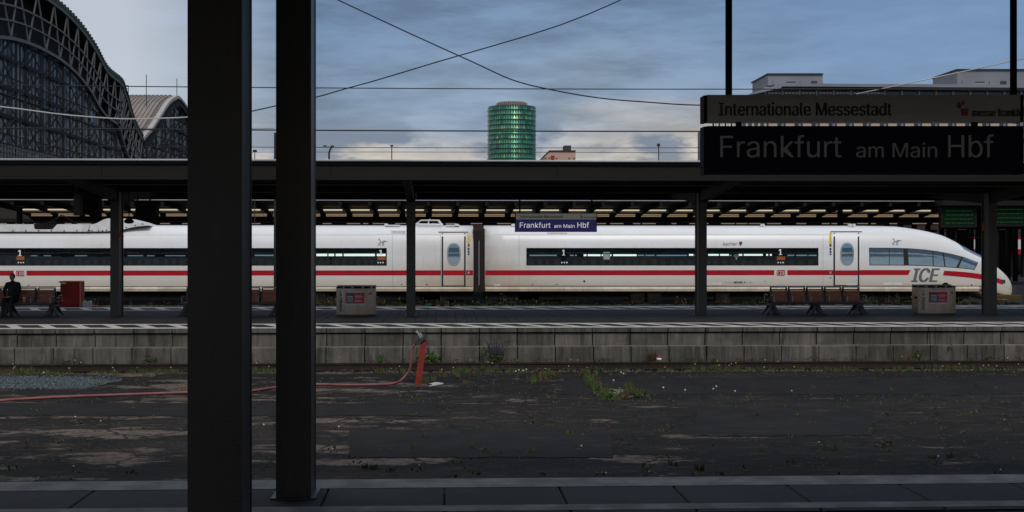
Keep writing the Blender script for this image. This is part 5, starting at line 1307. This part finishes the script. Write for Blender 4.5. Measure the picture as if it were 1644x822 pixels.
    for z in (.45, .95, 1.5): gl.box(XG + 1.48, XG + 1.55, ya + 1, yb - 1, zb + z, zb + z + .13)
    gl.build('gallery', M['hallrail'], t)
    MB().box(XG - 3, XG - .5, ya + .5, ya + 2, -1, arc[0][1]).box(XG - 3, XG - .5, yb - 2, yb - .5, -1, arc[-1][1]).build('side_pier', M['halliron'], t)
    MB().box(XG - 44, XG - 43, ya + 1, yb - 1, -1, 20).build('inner_wall', M['brick'], t)
    if big:
        dt = MB()
        for i in range(0, len(arc) - 1):
            for q in (0, .5):
                a = arc[i][0] + (arc[i + 1][0] - arc[i][0]) * q; b = arc[i][1] + (arc[i + 1][1] - arc[i][1]) * q
                dt.box(XG - .1, XG + .4, a - .1, a + .45, b - .1, b + .45)
        dt.build('edge_dentils', M['hallgreen'], t, kind='stuff')
        rl = MB(); q_ = lambda u, v: PX(u, v, XG - 1)
        for u in (199, 202.5, 206): rl.tube([q_(u, 158 if u > 200 else 150), q_(u, 137)], .07, 5)
        for v in (137.3, 142.5): rl.tube([q_(199, v), q_(206, v)], .06, 5)
        rl.build('maintenance_cage', M['halliron'], t)
    else:
        an = MB()
        for u, v0, v1 in ((235, 153, 120), (284, 153, 126)):
            p = PX(u, v0, XG - 3); q_ = PX(u, v1, XG - 3); an.tube([(XG - 3, p[1], p[2] - 2), (XG - 3, p[1], q_[2])], .07, 5)
        an.build('lightning_rod', M['halliron'], t)
    return t
hall(arch1, 'great glazed station hall with green roof edge at far left', True)
hall(arch2, 'second arched station hall with pale ribbed roof, left of the near pillars', False)

# ================================================================== DISTANT BUILDINGS
TY = 908.0; TX = XA(821.6, TY); TRr = 38.4 * TY / F
tw = thing('round_tower', 'round green glass tower with diamond facets rising above the canopy', 'tower', (TX, TY, -1))
ZTOP = P(822, 172.5, TY)[2]; rowh = 3.75; nc = 60; random.seed(5)
TG = [mat('tower_glass_%s' % n, c, .30, .35, spec=.7, ior=1.55) for n, c in (('deep', (.010, .060, .045)), ('mid', (.016, .115, .078)), ('light', (.045, .24, .135)), ('pale', (.22, .36, .15)))]
me_v = []; me_f = []; me_m = []
nr = int((ZTOP + 1) / rowh) + 1
cols = [0] * nc
for r in range(nr):
    z1 = ZTOP - r * rowh; z0 = z1 - rowh
    for c in range(nc):
        a0 = 2 * pi * c / nc; a1 = 2 * pi * (c + 1) / nc; am = (a0 + a1) / 2
        Rr = TRr
        def pt(a, z, rr): return (TX + rr * cos(a), TY + rr * sin(a), z)
        A_, B_, C_ = pt(a0, z0 + .25, Rr + .5), pt(a1, z0 + .25, Rr + .5), pt(am, z1 - .1, Rr - .3)
        D_, E_ = pt(am + 2 * pi / nc, z1 - .1, Rr + .1), None
        i = len(me_v); me_v += [A_, B_, C_]; me_f.append((i, i + 1, i + 2))
        base = random.random(); d_ang = (am - 1.5 * pi)
        w = random.random(); me_m.append(3 if w < .07 else 2 if w < .75 else 1)  # upright facets coloured lighter, imitating reflection off their tilt
        i = len(me_v); me_v += [pt(a1, z0 + .25, Rr), D_, pt(am, z1 - .1, Rr + .1)]; me_f.append((i, i + 1, i + 2))
        w = random.random(); me_m.append(1 if w < .25 else 0)
me = bpy.data.meshes.new('facets'); o_ = ORG[tw.name]; me.from_pydata([(a - o_[0], b - o_[1], c - o_[2]) for a, b, c in me_v], [], me_f)
for m in TG: me.materials.append(m)
for p, k in zip(me.polygons, me_m): p.material_index = k
fo = bpy.data.objects.new('glass_facets', me); COL.objects.link(fo); fo.parent = tw; fo['kind'] = 'stuff'
MB().lathe([(TRr - .6, -1), (TRr - .6, ZTOP)], TX, TY, 60).build('core', M['bdark'], tw)
zz_ = ZTOP
MB().lathe([(TRr * .64, zz_), (TRr * .64, zz_ + 3.0), (TRr * .60, zz_ + 3.6), (TRr * .1, zz_ + 4.0)], TX, TY, 40).build('crown', mat('crown_brown', (.16, .12, .11), .7), tw)
cr = MB()
for k in range(46):
    a = 2 * pi * k / 46; cr.box(TX + TRr * .655 * cos(a) - .12, TX + TRr * .655 * cos(a) + .12, TY + TRr * .655 * sin(a) - .12, TY + TRr * .655 * sin(a) + .12, zz_, zz_ + 3.2)
cr.build('crown_fins', M['hallband'], tw)
# peach building
PYb = 300
pbd = thing('peach_building', 'small peach rendered roof storey with a dark box on top right of the tower', 'building', P(900, 256, PYb))
prism_px('wall', [(874.5, 300), (924, 300), (924, 242.2), (882.5, 242.2), (874.5, 250)], PYb, PYb + 15, M['peach'], pbd)
prism_px('roof_edge', [(873.8, 250.5), (882.2, 242.3), (924.6, 242.3), (924.6, 241.2), (881.8, 241.2), (873.8, 249.6)], PYb - .4, PYb + 15.4, M['bdark'], pbd)
prism_px('lift_box', [(906, 241.3), (917, 241.3), (917, 233.5), (906, 233.5)], PYb + 2, PYb + 6, mat('lift_grey', (.05, .045, .045), .8), pbd)
w_ = prism_px('window', [(884.6, 255), (890.2, 255), (890.2, 249.6), (884.6, 249.6)], PYb - .3, PYb, M['mred'], pbd)
for u in (875.5, 881, 893, 913, 921): prism_px('window', [(u, 254.5), (u + 2, 254.5), (u + 2, 253), (u, 253)], PYb - .2, PYb, M['bdark'], pbd)
# big office building behind the large sign
OY = 230.0
ob = thing('office_building', 'wide grey office building with overhanging roof behind the large sign', 'building', P(1420, 256, OY))
fx = lambda u: XA(u, OY); fz = lambda v: P(1420, v, OY)[2]
MB().box(fx(1228), fx(1720), OY + .3, OY + 22, -1, fz(140)).build('wall', M['bgrey'], ob)
rf2 = MB(); za = fz(137); zb_ = fz(141.8)
rf2.add([(fx(1250), OY - 2, za), (fx(1720), OY - 2, za), (fx(1720), OY + 24, za), (fx(1250), OY + 24, za), (fx(1250), OY - 2, zb_), (fx(1720), OY - 2, zb_), (fx(1720), OY + 24, zb_), (fx(1250), OY + 24, zb_)],
        [(0, 1, 2, 3), (4, 7, 6, 5), (0, 4, 5, 1), (1, 5, 6, 2), (2, 6, 7, 3), (3, 7, 4, 0)])
rf2.add([(fx(1250), OY - 2, za), (fx(1250), OY + 8, za), (fx(1203), OY + 8, fz(152.5)), (fx(1203), OY - 2, fz(152.5)), (fx(1250), OY - 2, zb_ - .3), (fx(1250), OY + 8, zb_ - .3), (fx(1203), OY + 8, fz(155)), (fx(1203), OY - 2, fz(155))],
        [(0, 1, 2, 3), (4, 7, 6, 5), (0, 3, 7, 4), (1, 5, 6, 2), (2, 6, 7, 3)])
rf2.build('roof', M['bgrey'], ob)
MB().box(fx(1252), fx(1720), OY - 1.6, OY + .3, fz(145.5), fz(141.9)).build('eave', M['bdark'], ob)
bay = 27.4; u = 1229
k = 0
while u < 1700:
    for (v0, v1) in ((146, 152), (196, 202.5), (222, 229), (170, 177)):
        prism_px('window', [(fxu, v) for fxu, v in ((u + 1, v1), (u + bay - 1, v1), (u + bay - 1, v0), (u + 1, v0))], OY + .15, OY + .3, M['bglass'], ob)
    prism_px('blind', [(u + 5, 202.5), (u + 19, 202.5), (u + 19, 196), (u + 5, 196)], OY + .05, OY + .15, M['btan'], ob)
    if u < 1420:
        for q in range(4): prism_px('blind', [(u + 4 + q * 5.6, 150.5), (u + 8 + q * 5.6, 150.5), (u + 8 + q * 5.6, 148.3), (u + 4 + q * 5.6, 148.3)], OY + .05, OY + .15, M['blit'], ob)
    prism_px('pier', [(u - 2, 300), (u + 2, 300), (u + 2, 144), (u - 2, 144)], OY - .1, OY + .14, M['bgrey'], ob)
    prism_px('pier_trim', [(u - .5, 152), (u + .5, 152), (u + .5, 144.5), (u - .5, 144.5)], OY - .2, OY - .1, M['blit'], ob)
    u += bay; k += 1
for (a, b, top_) in ((1233, 1321, 119), (1537, 1665, 112)):
    ph_ = prism_px('penthouse', [(a, 137), (b, 137), (b, top_), (a, top_)], OY + 4, OY + 16, M['bgrey'], ob)
    prism_px('roof_edge', [(a - 1, top_ + .2), (b + 1, top_ + .2), (b + 1, top_ - 1.5), (a - 1, top_ - 1.5)], OY + 3.6, OY + 16.4, M['bdark'], ph_)
    for q, w in ((8, 3), (30, 14), (52, 5), (70, 9)): prism_px('vent_panel', [(a + q, 136), (a + q + w, 136), (a + q + w, 131 - (q % 3)), (a + q, 131 - (q % 3))], OY + 3.8, OY + 4, M['bdark' if q % 4 else 'bgrey'], ph_)
    prism_px('lower_roof', [(a + 20, 137), (a + 45, 137), (a + 45, 133), (a + 30, 133)], OY + 2, OY + 4, M['bgrey'], ph_)
# railing row seen through the gap between the sign panels
bl2 = thing('low_building', 'low pale building row seen between the panels of the large sign', 'building', P(1190, 256, 220))
MB().box(XA(1142, 220), XA(1232, 220), 220.3, 232, -1, P(1190, 203, 220)[2]).build('wall', M['bgrey'], bl2)
for q in range(18):
    u = 1144 + q * 4.9; prism_px('window', [(u, 256), (u + 2.6, 256), (u + 2.6, 198), (u, 198)], 219.9, 220.2, M['blit'] if q % 2 else M['bglass'], bl2)
